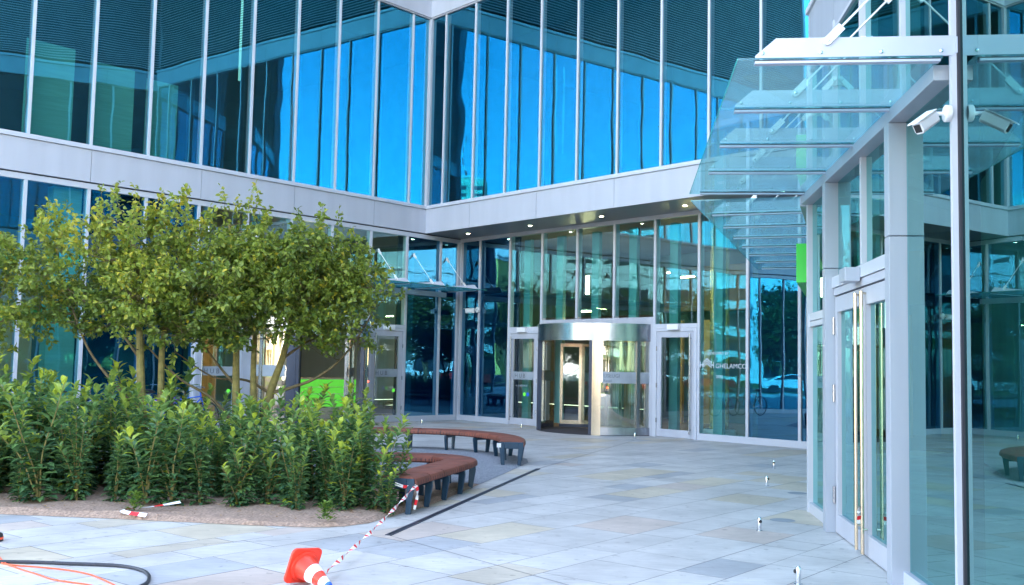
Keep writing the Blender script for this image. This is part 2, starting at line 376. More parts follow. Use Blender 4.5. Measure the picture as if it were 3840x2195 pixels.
# ground glazing
LB = [-.15, -.89, -2.24, -3.60, -7.60, -8.95, -10.30, -11.64, -12.99, -14.33, -15.68, -17.02, -18.37, LEND]
for i in range(len(LB)-1):
    a1, a0 = LB[i], LB[i+1]
    if abs(a1+3.60) < .01:
        continue
    door = i in (2, 4)
    g = 'blue_glass' if (i in (0, 1) or i in (5, 6)) else ('upper_glass' if i > 6 else 'clear_glass')
    pane('window', g, bld, FL, a0+.02, a1-.02, .01, 2.66 if door else .16, HD-.1)
    if not door: baseframe(FL, a0, a1)
for s_ in LB: bx('mullion', 'frame', bld, FL, s_-.035, s_+.035, -.12, .05, .0, HD-.1)
RB = [.10, .94, 2.27, 3.60, 7.63, 8.98, 10.34, 11.68, 13.1]
for i in range(len(RB)-1):
    a0, a1 = RB[i], RB[i+1]
    if i == 3: continue
    door = i in (2, 4)
    g = 'blue_glass' if i in (0, 1, 6, 7) else 'clear_glass'
    pane('window', g, bld, FR, a0+.02, a1-.02, .01, 2.66 if door else .16, HD-.06)
    if not door: baseframe(FR, a0, a1)
for s_ in RB+[4.95, 6.28]:
    z0 = 2.95 if s_ in (4.95, 6.28) else 0
    bx('mullion', 'frame', bld, FR, s_-.035, s_+.035, -.12, .05, z0, HD-.06)
for k in range(3):
    a0, a1 = (3.60, 4.95, 6.28)[k], (4.95, 6.28, 7.63)[k]
    pane('window', 'clear_glass', bld, FR, a0+.02, a1-.02, .01, 3.0, HD-.06)
    pane('window', 'clear_glass', bld, FL, -a1+.02, -a0-.02, .01, 3.0, HD-.1)
for s_ in (-4.95, -6.28): bx('mullion', 'frame', bld, FL, s_-.035, s_+.035, -.12, .05, 2.95, HD-.1)
bx('corner_post', 'grey_panel', bld, FL, -.16, .10, -.1, .07, 0, HD-.1)
bx('corner_post', 'panel', bld, FR, .07, .13, -.1, .08, 0, HD-.06)
# backing behind the blue panes and slabs/rooms behind the glass
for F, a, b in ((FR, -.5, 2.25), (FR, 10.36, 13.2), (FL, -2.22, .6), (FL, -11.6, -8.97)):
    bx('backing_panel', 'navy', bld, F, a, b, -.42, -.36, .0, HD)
bx('column', 'blind', bld, FL, -12.3, -11.68, -.5, -.2, 0, HD-.1)
bx('curtain', 'lobby_wall', bld, FL, -12.95, -12.3, -1.0, -.9, 0, 3.4)
for F, a, b, up_ in ((FL, LEND, -.0, 1), (FR, 0., 13.3, 1)):
    bx('lobby_floor', 'lobby_floor', bld, F, a, b, -9, -.12, -.12, .006)
    bx('lobby_ceiling', 'ceiling', bld, F, a, b, -9, -.12, 5.5, 5.8)
bx('lobby_wall', 'lobby_teal', bld, FR, 1.5, 13.3, -7.4, -7.2, 0, 5.5)
bx('lobby_wall', 'lobby_teal', bld, FL, LEND, -1.5, -7.4, -7.2, 0, 5.5)
M['bulkhead'] = mat('lobby_bulkhead', (.26, .21, .13), .6, 0, .2, .8)
bx('lobby_bulkhead', 'bulkhead', bld, FR, 3.0, 11.5, -6.4, -6.1, 3.5, 4.9)
bx('lobby_bulkhead', 'bulkhead', bld, FL, -12, -2.8, -6.4, -6.1, 3.4, 4.8)
for F, a, b in ((FR, 1.5, 13), (FL, -19, -1.5)):
    s_ = a
    while s_ < b:
        wdt = rnd.uniform(.25, .9)
        if rnd.random() < .62: bx('wall_slat_panel', 'oak' if rnd.random() < .5 else 'lobby_wall', bld, F, s_, s_+wdt, -6.0, -5.9, .0, 3.2)
        s_ += wdt+rnd.uniform(.1, .9)
for F, lst in ((FR, [(4.1, -1.2, 3.25), (5.2, -3.8, 4.5), (6.6, -2.6, 4.2)]),
               (FL, [(-4.0, -2.5, 4.2), (-5.2, -2.8, 4.2), (-6.6, -2.6, 4.2), (-8.3, -2.8, 3.9), (-3, -3.5, 4.4)])):
    for (a, b, z) in lst:
        la = bx('ceiling_lamp', 'white', bld, F, a-.24, a+.24, b-.04, b+.04, z, z+.05)
        bx('lamp_tube', 'lamp', la, F, a-.23, a+.23, b-.035, b+.035, z-.022, z-.002)
for a, z in ((2.6, 3.75), (2.95, 3.85)):
    bx('pendant_lamp', 'lamp_soft', bld, FR, a, a+.09, -2.5, -2.44, z, z+.55)
# big area of the building behind
def storey_core(F, s0, s1, z0, z1, d=3.0):
    bx('core_wall', 'interior_dark', bld, F, s0, s1, -d-.3, -d, z0, z1)
storey_core(FL, LEND, -.5, SILL, 22, 3.0); storey_core(FU, 0, 13.6, SILL, 22, 3.0)
bx('floor_slab', 'interior_dark', bld, FL, LEND, -1.5, -3, -.13, 5.82, 6.25); bx('floor_slab', 'interior_dark', bld, FU, 0, 13.6, -3, -.13, 5.82, 6.25)
bx('floor_slab', 'interior_dark', bld, FL, LEND, -1.5, -3, -.13, UB+.1, UT); bx('floor_slab', 'interior_dark', bld, FU, 0, 13.6, -3, -.13, UB+.1, UT)
bx('end_wall', 'panel', bld, FL, LEND-.12, LEND-.001, -14, .05, 0, 22.8)
bx('roof_slab', 'interior_dark', bld, FL, LEND, -1.5, -14, -.35, 21.6, 22); bx('roof_slab', 'interior_dark', bld, FU, 0, 13.6, -14, -.35, 21.6, 22)
bx('rear_wall', 'panel', bld, FL, LEND, 14, -14.3, -14, 0, 22); bx('rear_wall', 'panel', bld, FU, -14, 20, -14.3, -14, 0, 22)
MB().prism([FL.p(-19.3, -3.4, 6.0), Vector((-1.58, 35.6, 6.0)), FU.p(13.6, -3.4, 6.0), FU.p(13.6, -14, 6.0), Vector((-1.6, 50, 6.0)), FL.p(-19.3, -13.9, 6.0)], (0, 0, 15.8)).build('core_wall', 'interior_dark', bld)
# blinds behind the upper left panes and two lit vertical strips
for a0, a1, zt in ((-13.0, -11.95, 8.45), (-11.6, -10.55, 8.3), (-10.25, -9.45, 8.2)):
    bx('roller_blind', 'blind', bld, FL, a0, a1, -.32, -.30, SILL, zt)
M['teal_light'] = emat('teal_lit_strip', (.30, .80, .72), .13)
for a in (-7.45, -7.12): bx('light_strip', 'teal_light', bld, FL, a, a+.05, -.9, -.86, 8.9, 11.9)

# ------------------------------------------------------------ doors
def side_door(F, a0, a1, handle_at, btext, parent=bld, H=2.56, mirror=False, band=True):
    f = MB(); e = .07
    f.box(F, a0+.03, a0+.03+e, -.06, .075, 0, H+.09); f.box(F, a1-.03-e, a1-.03, -.06, .075, 0, H+.09); f.box(F, a0+.03+e, a1-.03-e, -.06, .075, H+.02, H+.09)
    fo = f.build('door_frame', 'frame', parent)
    bx('lintel', 'frame', parent, F, a0+.03, a1-.03, -.06, .06, H+.095, H+.20)
    b0, b1 = a0+.03+e+.008, a1-.03-e-.008
    l = MB(); st = .13
    l.box(F, b0, b0+st, .0, .06, .012, H+.012); l.box(F, b1-st, b1, .0, .06, .012, H+.012)
    l.box(F, b0+st, b1-st, .0, .06, .012, .20); l.box(F, b0+st, b1-st, .0, .06, H-.13, H+.012)
    d = l.build('door', 'panel', parent)
    pane('door_pane', 'door_glass', d, F, b0+st, b1-st, .03, .20, H-.13, .001)
    hs = b0+.09 if handle_at < 0 else b1-.09
    hb = MB(); hb.tube([F.p(hs, .13, .12), F.p(hs, .13, H-.06)], .016, 12)
    for z in (.22, H-.16): hb.tube([F.p(hs, .05, z), F.p(hs, .13, z)], .012, 8)
    hb.build('door_handle', 'steel', d, smooth=True)
    hx = b1-.0 if handle_at < 0 else b0
    for z in (.35, 1.2, 2.1):
        MB().tube([F.p(hx, .075, z), F.p(hx, .075, z+.11)], .012, 8).build('hinge', 'steel', d, smooth=True)
    mid = (a0+a1)/2
    bx('door_sensor', 'white', parent, F, mid-.17, mid+.17, .06, .19, H+.05, H+.18, bevel=.008)
    if band:
        bb = bx('frosted_band', 'frost', d, F, b0+st+.004, b1-st-.004, .032, .034, 1.28, 1.50)
        text('door_lettering', btext, .17, F, b1-st-.12 if mirror else b0+st+.06, .036, 1.33, 'text_dark', d, mirror)
    return d
d1 = side_door(FR, 2.27, 3.60, -1, 'H U B')
text('opening_hours', 'UL. TOWAROWA 22', .05, FR, 2.62, .036, 1.09, 'text_white', d1)
for s_, c_ in ((2.98, 'lime'), (3.12, 'blue')):
    MB().lathe([(.001, 0), (.055, 0)], FR.p(s_, .036, .87), FR.n, 20).build('door_sticker', c_, d1)
side_door(FR, 7.63, 8.98, 1, '', band=False)
d3 = side_door(FL, -3.60, -2.24, -1, 'H U B')
MB().lathe([(.001, 0), (.055, 0)], FL.p(-2.62, .036, .9), FL.n, 20).build('door_sticker', 'lime', d3)
d4 = side_door(FL, -8.95, -7.60, -1, 'H U B')
MB().lathe([(.001, 0), (.055, 0)], FL.p(-7.95, .036, .9), FL.n, 20).build('door_sticker', 'lime', d4)

# ------------------------------------------------------------ revolving doors
def revolving(F, sc_, oc, r, sgn, a0, a1, wing0, parent=bld, lime=False):
    """phi measured from the outward normal towards +s*sgn; opening -40..40, curved glass beyond"""
    rd = empty('revolving_door', (0, 0, 0), None, None); rd.parent = parent
    def P(phi, rr, z): t = R(phi); return F.p(sc_+sgn*rr*math.sin(t), oc+rr*math.cos(t), z)
    def arc(p0, p1, r0, r1, z0, z1, n=24):
        q = MB()
        for i in range(n):
            f0, f1 = p0+(p1-p0)*i/n, p0+(p1-p0)*(i+1)/n
            for (ra, za, rb, zb) in ((r1, z0, r1, z1), (r0, z0, r0, z1), (r0, z1, r1, z1), (r0, z0, r1, z0)):
                q.face([P(f0, ra, za), P(f1, ra, za), P(f1, rb, zb), P(f0, rb, zb)])
        for f0 in (p0, p1): q.face([P(f0, r0, z0), P(f0, r1, z0), P(f0, r1, z1), P(f0, r0, z1)])
        return q
    H, T = 2.33, 2.76
    arc(-82, 82, r-.06, r+.02, H, T, 48).build('door_drum', 'steel', rd, smooth=True)
    arc(-100, 100, 0.0, r-.07, H+.10, H+.12, 30).build('drum_ceiling', 'soffit', rd)
    arc(-180, 180, 0.0, r-.05, T-.012, T, 40).build('drum_top', 'anthracite', rd)
    arc(-100, 100, 0.0, r+.01, .004, .014, 40).build('door_mat', 'mat', rd)
    for s2 in (-1, 1):
        k0 = 8.5 if s2 > 0 else 0
        arc(s2*(46-k0), s2*84, r-.05, r+.01, .014, .20).build('base_ring', 'steel', rd, smooth=True)
        g = MB()
        for i in range(14):
            f0, f1 = s2*(46-k0+(38+k0)*i/14), s2*(46-k0+(38+k0)*(i+1)/14)
            g.face([P(f0, r-.02, .20), P(f1, r-.02, .20), P(f1, r-.02, H), P(f0, r-.02, H)])
        g.build('curved_glass_pane', 'curved_glass', rd, smooth=True)
        arc(s2*(39-k0), s2*(46-k0), r-.05, r+.012, .0, H-.002, 6).build('door_post', 'warm_steel' if s2 > 0 else 'anthracite', rd, smooth=True)
        arc(s2*(36.5-k0), s2*(38.9-k0), r-.09, r+.0, .0, H-.002, 3).build('post_gasket', 'anthracite', rd)
        arc(s2*66, s2*68.5, r-.045, r+.008, .2, H-.002, 3).build('door_post', 'steel', rd, smooth=True)
        bandm = arc(s2*(47-k0), s2*65.5, r-.018, r-.008, 1.28, 1.56, 8).build('frosted_band', 'frost', rd)
        arc(s2*69, s2*84, r-.018, r-.008, 1.28, 1.56, 8).build('frosted_band', 'frost', rd)
        if s2*1 > 0:
            bend = lambda a, b, z: P(39.5+(a/r)*57.3, r-.006+b, z)
            text('door_lettering', 'US\u0141UGI' if not lime else 'HUB', .12, F, 0, 0, 1.42, 'text_dark', rd, bend=bend)
            text('door_lettering', 'Retail', .09, F, 0, 0, 1.31, 'text_dark', rd, bend=bend)
    MB().tube([F.p(sc_, oc, .01), F.p(sc_, oc, H+.1)], .05, 12).build('centre_post', 'anthracite', rd, smooth=True)
    pts_ = [(-1.78, -.06), (-1.30, -.42), (-.55, -1.25)]
    for rot in (1, -1):
        for (p0, p1) in zip(pts_[:-1], pts_[1:]):
            A = F.p(sc_+sgn*rot*p0[0], oc+rot*p0[1], 0); B = F.p(sc_+sgn*rot*p1[0], oc+rot*p1[1], 0); d = (B-A); ln = d.length; d.normalize()
            fr = Fr(A, 0, 1); fr.u = d; fr.n = Vector((-d.y, d.x, 0))
            q = MB(); e = .075
            q.box(fr, .0, e, -.03, .03, .10, H-.02); q.box(fr, ln-e, ln, -.03, .03, .10, H-.02)
            q.box(fr, e, ln-e, -.03, .03, .10, .20); q.box(fr, e, ln-e, -.03, .03, H-.11, H-.02)
            wg = q.build('door_wing', 'warm_steel' if rot > 0 else 'steel', rd)
            bx('wing_kick_plate', 'anthracite', wg, fr, -.01, ln+.01, -.035, .035, .015, .099)
            pane('wing_pane', 'door_glass', wg, fr, e, ln-e, 0, .20, H-.11, .001)
            bx('frosted_band', 'frost', wg, fr, e+.004, ln-e-.004, .004, .006, 1.28, 1.52)
    for ph, rr in ((-25, .9), (0, 1.1), (25, 1.2), (-50, 1.2), (60, 1.1), (140, .8)):
        MB().lathe([(.001, 0), (.09, 0)], P(ph, rr, H+.093), seg=16).build('lamp', 'lamp_orange', rd)
    MB().lathe([(.001, .0), (.02, .0)], P(42.5, r+.014, 1.17), F.n, 12).build('push_button', 'red_led', rd)
    return rd
revolving(FR, 5.72, -.35, 1.82, 1, 3.6, 7.63, -62)
revolving(FL, -5.60, -.35, 1.82, 1, -7.6, -3.6, 30, lime=True)
for F, a0, a1 in ((FR, 3.635, 7.595), (FL, -7.565, -3.635)):
    bx('transom_panel', 'panel', bld, F, a0, a1, -.1, .045, 2.78, 2.94)
    bx('transom_panel', 'panel', bld, F, a0, a0+.22, -.1, .04, 0, 2.78); bx('transom_panel', 'panel', bld, F, a1-.22, a1, -.1, .04, 0, 2.78)

# pane with lettering
text('glass_lettering', 'DEVELOPED BY', .085, FR, 9.24, .03, 2.02, 'text_white', bld)
text('glass_lettering', 'GHELAMCO', .158, FR, 9.46, .03, 1.70, 'text_white', bld)
text('glass_lettering', '2020', .095, FR, 9.48, .03, 1.47, 'text_white', bld)
lg = MB()
for i in range(3):
    z = 1.87+.055*(1-i)-.02; cx = 9.22
    lg.prism([FR.p(cx-.10, .03, z-.05), FR.p(cx, .03, z+.03), FR.p(cx+.10, .03, z-.05), FR.p(cx+.10, .03, z-.08), FR.p(cx, .03, z), FR.p(cx-.10, .03, z-.08)], FR.n*.002)
for sx in (-1, 1):
    c_ = 9.22+sx*.155
    lg.box(FR, c_-.045, c_-.025, .03, .032, 1.70, 1.86); lg.box(FR, c_+.025, c_+.045, .03, .032, 1.70, 1.84)
    lg.box(FR, c_-.025, c_+.025, .03, .032, 1.76, 1.785)
lg.build('glass_emblem', 'text_white', bld)
for s_ in (2.27, 3.60, 4.95, 6.28, 7.63, 8.98): bx('mullion_reflection', 'reflection_teal', bld, FR, s_+.04, s_+.30, -.62, -.50, 2.95 if 4 < s_ < 7 else .1, HD-.1)  # added teal strips behind the glass, standing in for reflected mullions
# round column with gold foil behind that pane, lime desk, warm partitions
ccol = empty('lobby_column', FR.p(8.62, -1.3, 0), 'round gold mirrored column with white base behind the lettered pane', 'column')
MB().lathe([(.42, 0), (.42, .16), (.36, .20)], FR.p(8.62, -1.3, .006), seg=32).build('column_base', 'white', ccol, smooth=True)
M['gold'] = mat('gold_foil', (.85, .72, .30), .16, .95, .25, 5, .02, stretch=(9, 9, .35))
MB().lathe([(.24, .206), (.24, 5.3)], FR.p(8.62, -1.3, 0), seg=32).build('column_shaft', 'gold', ccol, smooth=True)
desk = empty('reception_desk', FL.p(-2.9, -2.4, 0), 'bright lime lit reception desk seen through the left revolving door', 'desk')
bx('desk_front', 'lime', desk, FL, -4.25, -2.15, -2.3, -2.2, .35, 1.15); bx('desk_plinth', 'white', desk, FL, -4.25, -2.15, -2.35, -2.22, .007, .345)
bx('desk_top', 'white', desk, FL, -4.3, -2.1, -2.8, -2.18, 1.152, 1.19)
for i in range(3): bx('desk_strip', 'white', desk, FL, -4.25, -2.15, -2.198, -2.194, .52+.2*i, .535+.2*i)

# ------------------------------------------------------------ canopies
def canopy(parent, segs, name='entrance_canopy', zt=0.0, post_box=None):
    """segs: list of (Frame, s0, s1, fins[], out0, tilt)"""
    cn = empty(name, (0, 0, 0), None, None); cn.parent = parent
    for (F, s0, s1, fins, rods) in segs:
        zg = 3.785+zt
        cuts = [s0]+[f for f in fins if s0+.2 < f < s1-.2]+[s1]
        for a, b in zip(cuts[:-1], cuts[1:]):
            q = MB(); q.box(F, a+.012, b-.012, .10, 1.46, zg, zg+.016); q.build('canopy_pane', 'canopy_glass', cn)
            bx('pane_edge', M['glass_edge'], cn, F, a+.012, b-.012, 1.461, 1.464, zg, zg+.016)
        for f in fins:
            q = MB(); t = .016
            q.prism([F.p(f-t/2, .02, zg+.018), F.p(f-t/2, 1.34, zg+.018), F.p(f-t/2, 1.34, zg+.035), F.p(f-t/2, 1.20, zg+.155), F.p(f-t/2, .02, zg+.155)], F.u*t)
            fin = q.build('canopy_fin', 'fin', cn)
            bx('canopy_rail', 'fin', cn, F, f-.030, f+.030, .12, 1.345, zg-.027, zg-.011); bx('rail_gasket', 'black', cn, F, f-.024, f+.024, .12, 1.345, zg-.0105, zg-.001)
            q = MB()
            for o_ in (.11, .50, .90, 1.29): q.lathe([(.013, 0), (.013, .006), (.006, .012), (.0005, .013)], F.p(f-t/2, o_, zg+.05), -F.u, 10)
            q.build('bolt', 'chrome', cn, smooth=True)
            if rods:
                A = F.p(f-t/2-.012, .86, zg+.125); B = F.p(f-t/2-.012, .045, zg+.125+.85); d = (B-A).normalized()
                q = MB().tube([A+d*.14, B-d*.14], .008, 8); q.build('tie_rod', 'white', cn, smooth=True)
                for E_, s2 in ((A, 1), (B, -1)):
                    q = MB(); x = F.u; y = d.cross(x).normalized()
                    pts = [E_+y*.028*math.cos(t_)-d*s2*.028*math.sin(t_) for t_ in [math.pi*i/8 for i in range(9)]]
                    pts += [E_+d*s2*.14-y*.028, E_+d*s2*.14+y*.028]
                    q.prism([p_-x*.014 for p_ in pts], x*.028)
                    q.build('clevis', 'white', cn)
                    MB().lathe([(.012, 0), (.012, .008), (.001, .010)], E_-x*.014, -x, 12).build('clevis_pin', 'chrome', cn, smooth=True)
                bx('wall_bracket', 'white', cn, F, f-.02, f+.02, .0, .05, zg+.125+.80, zg+.125+.90)
            bx('fin_bracket', 'fin', cn, F, f-.03, f+.03, -.0, .018, zg+.03, zg+.14)
    return cn
M['glass_edge'] = mat('glass_edge', (.05, .42, .34), .2)

# ------------------------------------------------------------ near right building
wb = empty('glass_office_wing', (3.429, 10.464, 0), 'tall green tinted glass wing with double doors and glass canopy on the right', 'building')
GWM = [-5.72, -3.885, -2.60]
# posts either side of the doors
def post(s0, s1, z1=3.665, out=.13):
    p_ = bx('portal_post', 'grey_panel', wb, FW, s0, s1, -.02, out, 0, 2.745, bevel=.004)
    bx('portal_post', 'grey_panel', wb, FW, s0, s1, -.02, out, 2.752, z1, bevel=.004)
post(.0, .14); post(-2.60, -2.46)
# beam under the canopy
bx('edge_beam', 'grey_panel', wb, FW, -3.78, 1.50, -.02, .125, 3.668, 3.775, bevel=.003)
q = MB(); q.box(F2, .0, 8.8, -.02, .125, 3.668, 3.775); q.build('edge_beam', 'grey_panel', wb)
# ground glazing, one storey high, in the wall plane
def wpane(F, a0, a1, z0, z1, tl=.0008): pane('window', 'green_glass', wb, F, a0, a1, -.005, z0, z1, tl)
wpane(FW, -5.72, -3.90, .12, HD); wpane(FW, -3.86, -2.62, .12, HD)
wpane(FW, -2.45, -1.28, 2.66, HD); wpane(FW, -1.22, -.02, 2.66, HD)
wpane(FW, .16, 1.45, 2.36, HD); wpane(FW, .16, 1.45, .12, 2.18)
bx('mullion', 'frame', wb, FW, -3.905, -3.858, -.12, .045, 0, HD)
bx('mullion_gasket', 'gap', wb, FW, -3.935, -3.906, -.12, .01, 0, HD)
bx('mullion', 'frame', wb, FW, -1.28, -1.22, -.12, .045, 2.66, HD)
bx('mullion', 'frame', wb, FW, -2.63, -2.57, -.12, .03, 3.78, HD)
bx('mullion', 'frame', wb, FW, .02, .08, -.12, .03, 3.78, HD)
bx('mullion', 'frame', wb, FW, 1.47, 1.55, -.12, .05, 0, HD)
bx('mullion', 'frame', wb, FW, -5.78, -5.70, -.12, .05, 0, HD)
bx('transom', 'frame', wb, FW, .14, 1.47, -.06, .03, 2.19, 2.25); bx('transom', 'frame', wb, FW, .14, 1.47, -.06, .03, 2.26, 2.35)
bx('base_frame', 'frame', wb, FW, .14, 1.47, -.06, .04, .003, .12); bx('base_frame', 'frame', wb, FW, -5.7, -2.60, -.06, .04, .003, .12)
bx('door_lintel', 'frame', wb, FW, -2.46, .0, -.06, .06, 2.535, 2.65)
# double door
for k, (a0, a1) in enumerate(((-1.265, -.02), (-2.40, -1.28))):
    l = MB(); st = .11; H = 2.44
    l.box(FW, a0, a0+st, -.05, .03, .012, H); l.box(FW, a1-st, a1, -.05, .03, .012, H); l.box(FW, a0+st, a1-st, -.05, .03, .012, .20); l.box(FW, a0+st, a1-st, -.05, .03, H-.16, H)
    d = l.build('door', 'panel', wb)
    pane('door_pane', 'green_glass', d, FW, a0+st, a1-st, -.01, .20, H-.16, .001)
    hs = a0+.10 if k == 0 else a1-.0+.0-.08
    hs = (-1.15, -1.39)[k]
    hb = MB().tube([FW.p(hs, .075, .03), FW.p(hs, .075, 2.40)], .0165, 14)
    for z in (.25, 2.38): hb.tube([FW.p(hs, .03, z), FW.p(hs, .075, z)], .011, 8)
    hb.build('door_handle', 'warm_steel', d, smooth=True)
    if k == 0:
        for z in (.30, 1.35, 2.05):
            for j in range(3): MB().tube([FW.p(a1+.012, .045, z+.06*j), FW.p(a1+.012, .045, z+.056+.06*j)], .014, 8).build('hinge', 'steel', d, smooth=True)
bx('door_jamb', 'frame', wb, FW, -2.455, -2.405, -.05, .05, 0, 2.53); bx('door_gap', 'gap', wb, FW, -2.40, -.02, -.049, .0, 2.445, 2.53)
bx('door_header', 'panel', wb, FW, -2.40, -.02, .001, .045, 2.455, 2.528)
bx('door_operator', 'grey_panel', wb, FW, -1.30, -1.04, .061, .20, 2.50, 2.63, bevel=.006)
# second wall beyond the bend
ss = [.06+1.31*i for i in range(8)]
for a, b in zip(ss[:-1], ss[1:]):
    wpane(F2, a+.03, b-.03, .12, HD)
for a in ss: bx('mullion', 'frame', wb, F2, a-.03, a+.03, -.12, .05, 0, HD)
bx('base_frame', 'frame', wb, F2, .1, 9.2, -.06, .04, .003, .12)
# fascia and upper storeys
bx('fascia_panel', 'grey_panel', wb, FW, -5.8, .05, -.3, .02, 5.36, 6.10); bx('fascia_panel', 'grey_panel', wb, FW, .062, 1.56, -.3, .02, 5.30, 6.05)
bx('fascia_trim', 'frame', wb, FW, -5.8, 1.60, -.3, .05, 6.055, 6.12)
bx('fascia_panel', 'grey_panel', wb, F2, .03, 9.2, -.3, .02, 5.36, 6.10)
bx('window_head', 'frame', wb, FW, -5.8, 1.5, -.1, .028, HD-.12, HD-.082)
def upper(F, s0, s1, n, back):
    ss = [s0+(s1-s0)*i/n for i in range(n+1)]
    for a, b in zip(ss[:-1], ss[1:]): pane('window', 'wing_glass', wb, F, a+.02, b-.02, back, 6.31, UB)
    for a in ss: bx('mullion', 'frame', wb, F, a-.03, a+.03, back-.12, back+.05, 6.31, UB)
    fascia(wb, F, s0, s1, UB+.04, UT, b0=back-.1, b1=back+.1, phase=s0)
    q = MB()
    for i in range(int((22-UT-.1)/.09)):
        z = UT+.1+i*.09
        q.prism([F.p(s0, back+.02, z+.042), F.p(s0, back+.055, z), F.p(s0, back+.065, z+.004), F.p(s0, back+.032, z+.048)], F.u*(s1-s0))
    q.build('louvre_screen', 'louvre', wb)
    bx('louvre_backing', 'louvre_back', wb, F, s0, s1, back-.4, back-.02, UT+.1, 22)
    bx('core_wall', 'interior_dark', wb, F, s0, s1, back-3.2, back-3, 0, 22)
    bx('floor_slab', 'interior_dark', wb, F, s0, s1, back-3, back-.13, 6.11, 6.29); bx('floor_slab', 'interior_dark', wb, F, s0, s1, back-3, back-.13, UB+.1, UT)
upper(FW, -5.75, .1, 4, -.35)
upper(F2, .6, 9.0, 6, -1.2)
bx('end_wall', 'panel', wb, FW, -5.9, -5.78, -14, -.02, 0, 22)
bx('interior_wall', 'wing_wall', wb, FW, -5.7, 1.6, -2.9, -2.8, 0, 5.4); bx('interior_floor', 'lobby_floor', wb, FW, -5.7, 1.5, -2.8, -.12, -.1, .008)
bx('interior_wall', 'wing_wall', wb, F2, .4, 9.2, -2.9, -2.8, 0, 5.4)
bx('interior_ceiling', 'ceiling', wb, FW, -5.7, 1.5, -2.8, -.31, 5.38, 5.5)
MB().prism([FW.p(-5.7, -3.8, 0), FW.p(1.2, -3.9, 0), F2.p(9, -4.8, 0), Vector((24, 24, 0)), Vector((22, 3, 0))], (0, 0, 22.2)).build('core_wall', 'interior_dark', wb)
MB().prism([FW.p(-5.75, -.7, 22.25), FW.p(1.2, -.7, 22.25), F2.p(9, -1.5, 22.25), Vector((24, 24, 22.25)), Vector((22, 3, 22.25))], (0, 0, .3)).build('roof_slab', 'interior_dark', wb)
# canopy over the near doors: first straight, then following the bend
fw_ = [-3.90, -2.60, -1.30, 0., 1.28]; f2_ = [1.18+1.235*i for i in range(7)]
canopy(wb, [(FW, -3.93, 1.42, fw_, True), (F2, .06, 8.9, f2_, True)])
# canopy on the left wing
canopy(bld, [(FL, -9.6, -.35, [-.62-1.345*i for i in range(7)], True)], zt=.06)
bx('edge_beam', 'panel', bld, FL, -9.4, -.72, -.0, .14, 3.66, 3.80)

# ------------------------------------------------------------ green sign and security cameras
sg = empty('shop_sign', F2.p(.55, .30, 3.0), 'long bright green shop sign box bracketed off the right hand wall under the canopy', 'sign')
bx('sign_box', 'green_sign', sg, F2, .90, 4.9, .09, .22, 2.81, 3.32, bevel=.004)
for z in (2.90, 3.26): MB().tube([F2.p(.86, -.06, z), F2.p(.86, .085, z)], .018, 10).build('bracket', 'white', sg, smooth=True)
def cctv(loc, F, dirv, label, sc_=1.0):
    r = empty('security_camera', loc, label, 'security camera', 'wall mounted security cameras'); L_ = Vector(loc); n = F.n; d = Vector(dirv).normalized()
    MB().lathe([(.001, .0), (.055*sc_, .0), (.058*sc_, .01*sc_), (.058*sc_, .035*sc_), (.05*sc_, .042*sc_), (.001, .042*sc_)], L_, n, 24).build('mount', 'white', r, smooth=True)
    j = L_+n*.105*sc_
    MB().tube([L_+n*.04*sc_, j, j+d*.03*sc_+Vector((0, 0, -.01))], .014*sc_, 12).build('arm', 'white', r, smooth=True)
    x = d.cross(Vector((0, 0, 1))).normalized(); y = x.cross(d).normalized(); A = j+Vector((0, 0, -.02*sc_))
    hw, hh = .036*sc_, .042*sc_
    q = MB(); sec = [(-hw, -hh*.6), (-hw*.7, -hh), (hw*.7, -hh), (hw, -hh*.6), (hw, hh*.7), (hw*.8, hh), (-hw*.8, hh), (-hw, hh*.7)]
    q.prism([A+x*a+y*b for a, b in sec], d*.19*sc_)
    b = q.build('housing', 'white', r, bevel=.004)
    q = MB(); q.prism([A+x*a+y*b2+d*.192*sc_ for a, b2 in [(-hw*.7, -hh*.7), (hw*.7, -hh*.7), (hw*.7, hh*.6), (-hw*.7, hh*.6)]], d*.003); q.build('lens_window', 'black', b)
    q = MB(); q.prism([A+x*a+y*b2-d*.0*sc_ for a, b2 in [(-hw*1.15, hh*1.02), (hw*1.15, hh*1.02), (hw*1.15, hh*1.18), (-hw*1.15, hh*1.18)]], d*.225*sc_); q.build('sun_shield', 'white', b)
    return r
cctv(FW.p(-3.88, .046, 3.41), FW, FW.n*.80-FW.u*.55+Vector((0, 0, -.62)), 'white security camera on the near mullion of the right hand glass wall', 1.0)
cctv(FR.p(.94, .052, 3.30), FR, FR.n*.4-FR.u*.9+Vector((0, 0, -.05)), 'small white security camera on the far wall beside the corner', 1.5)

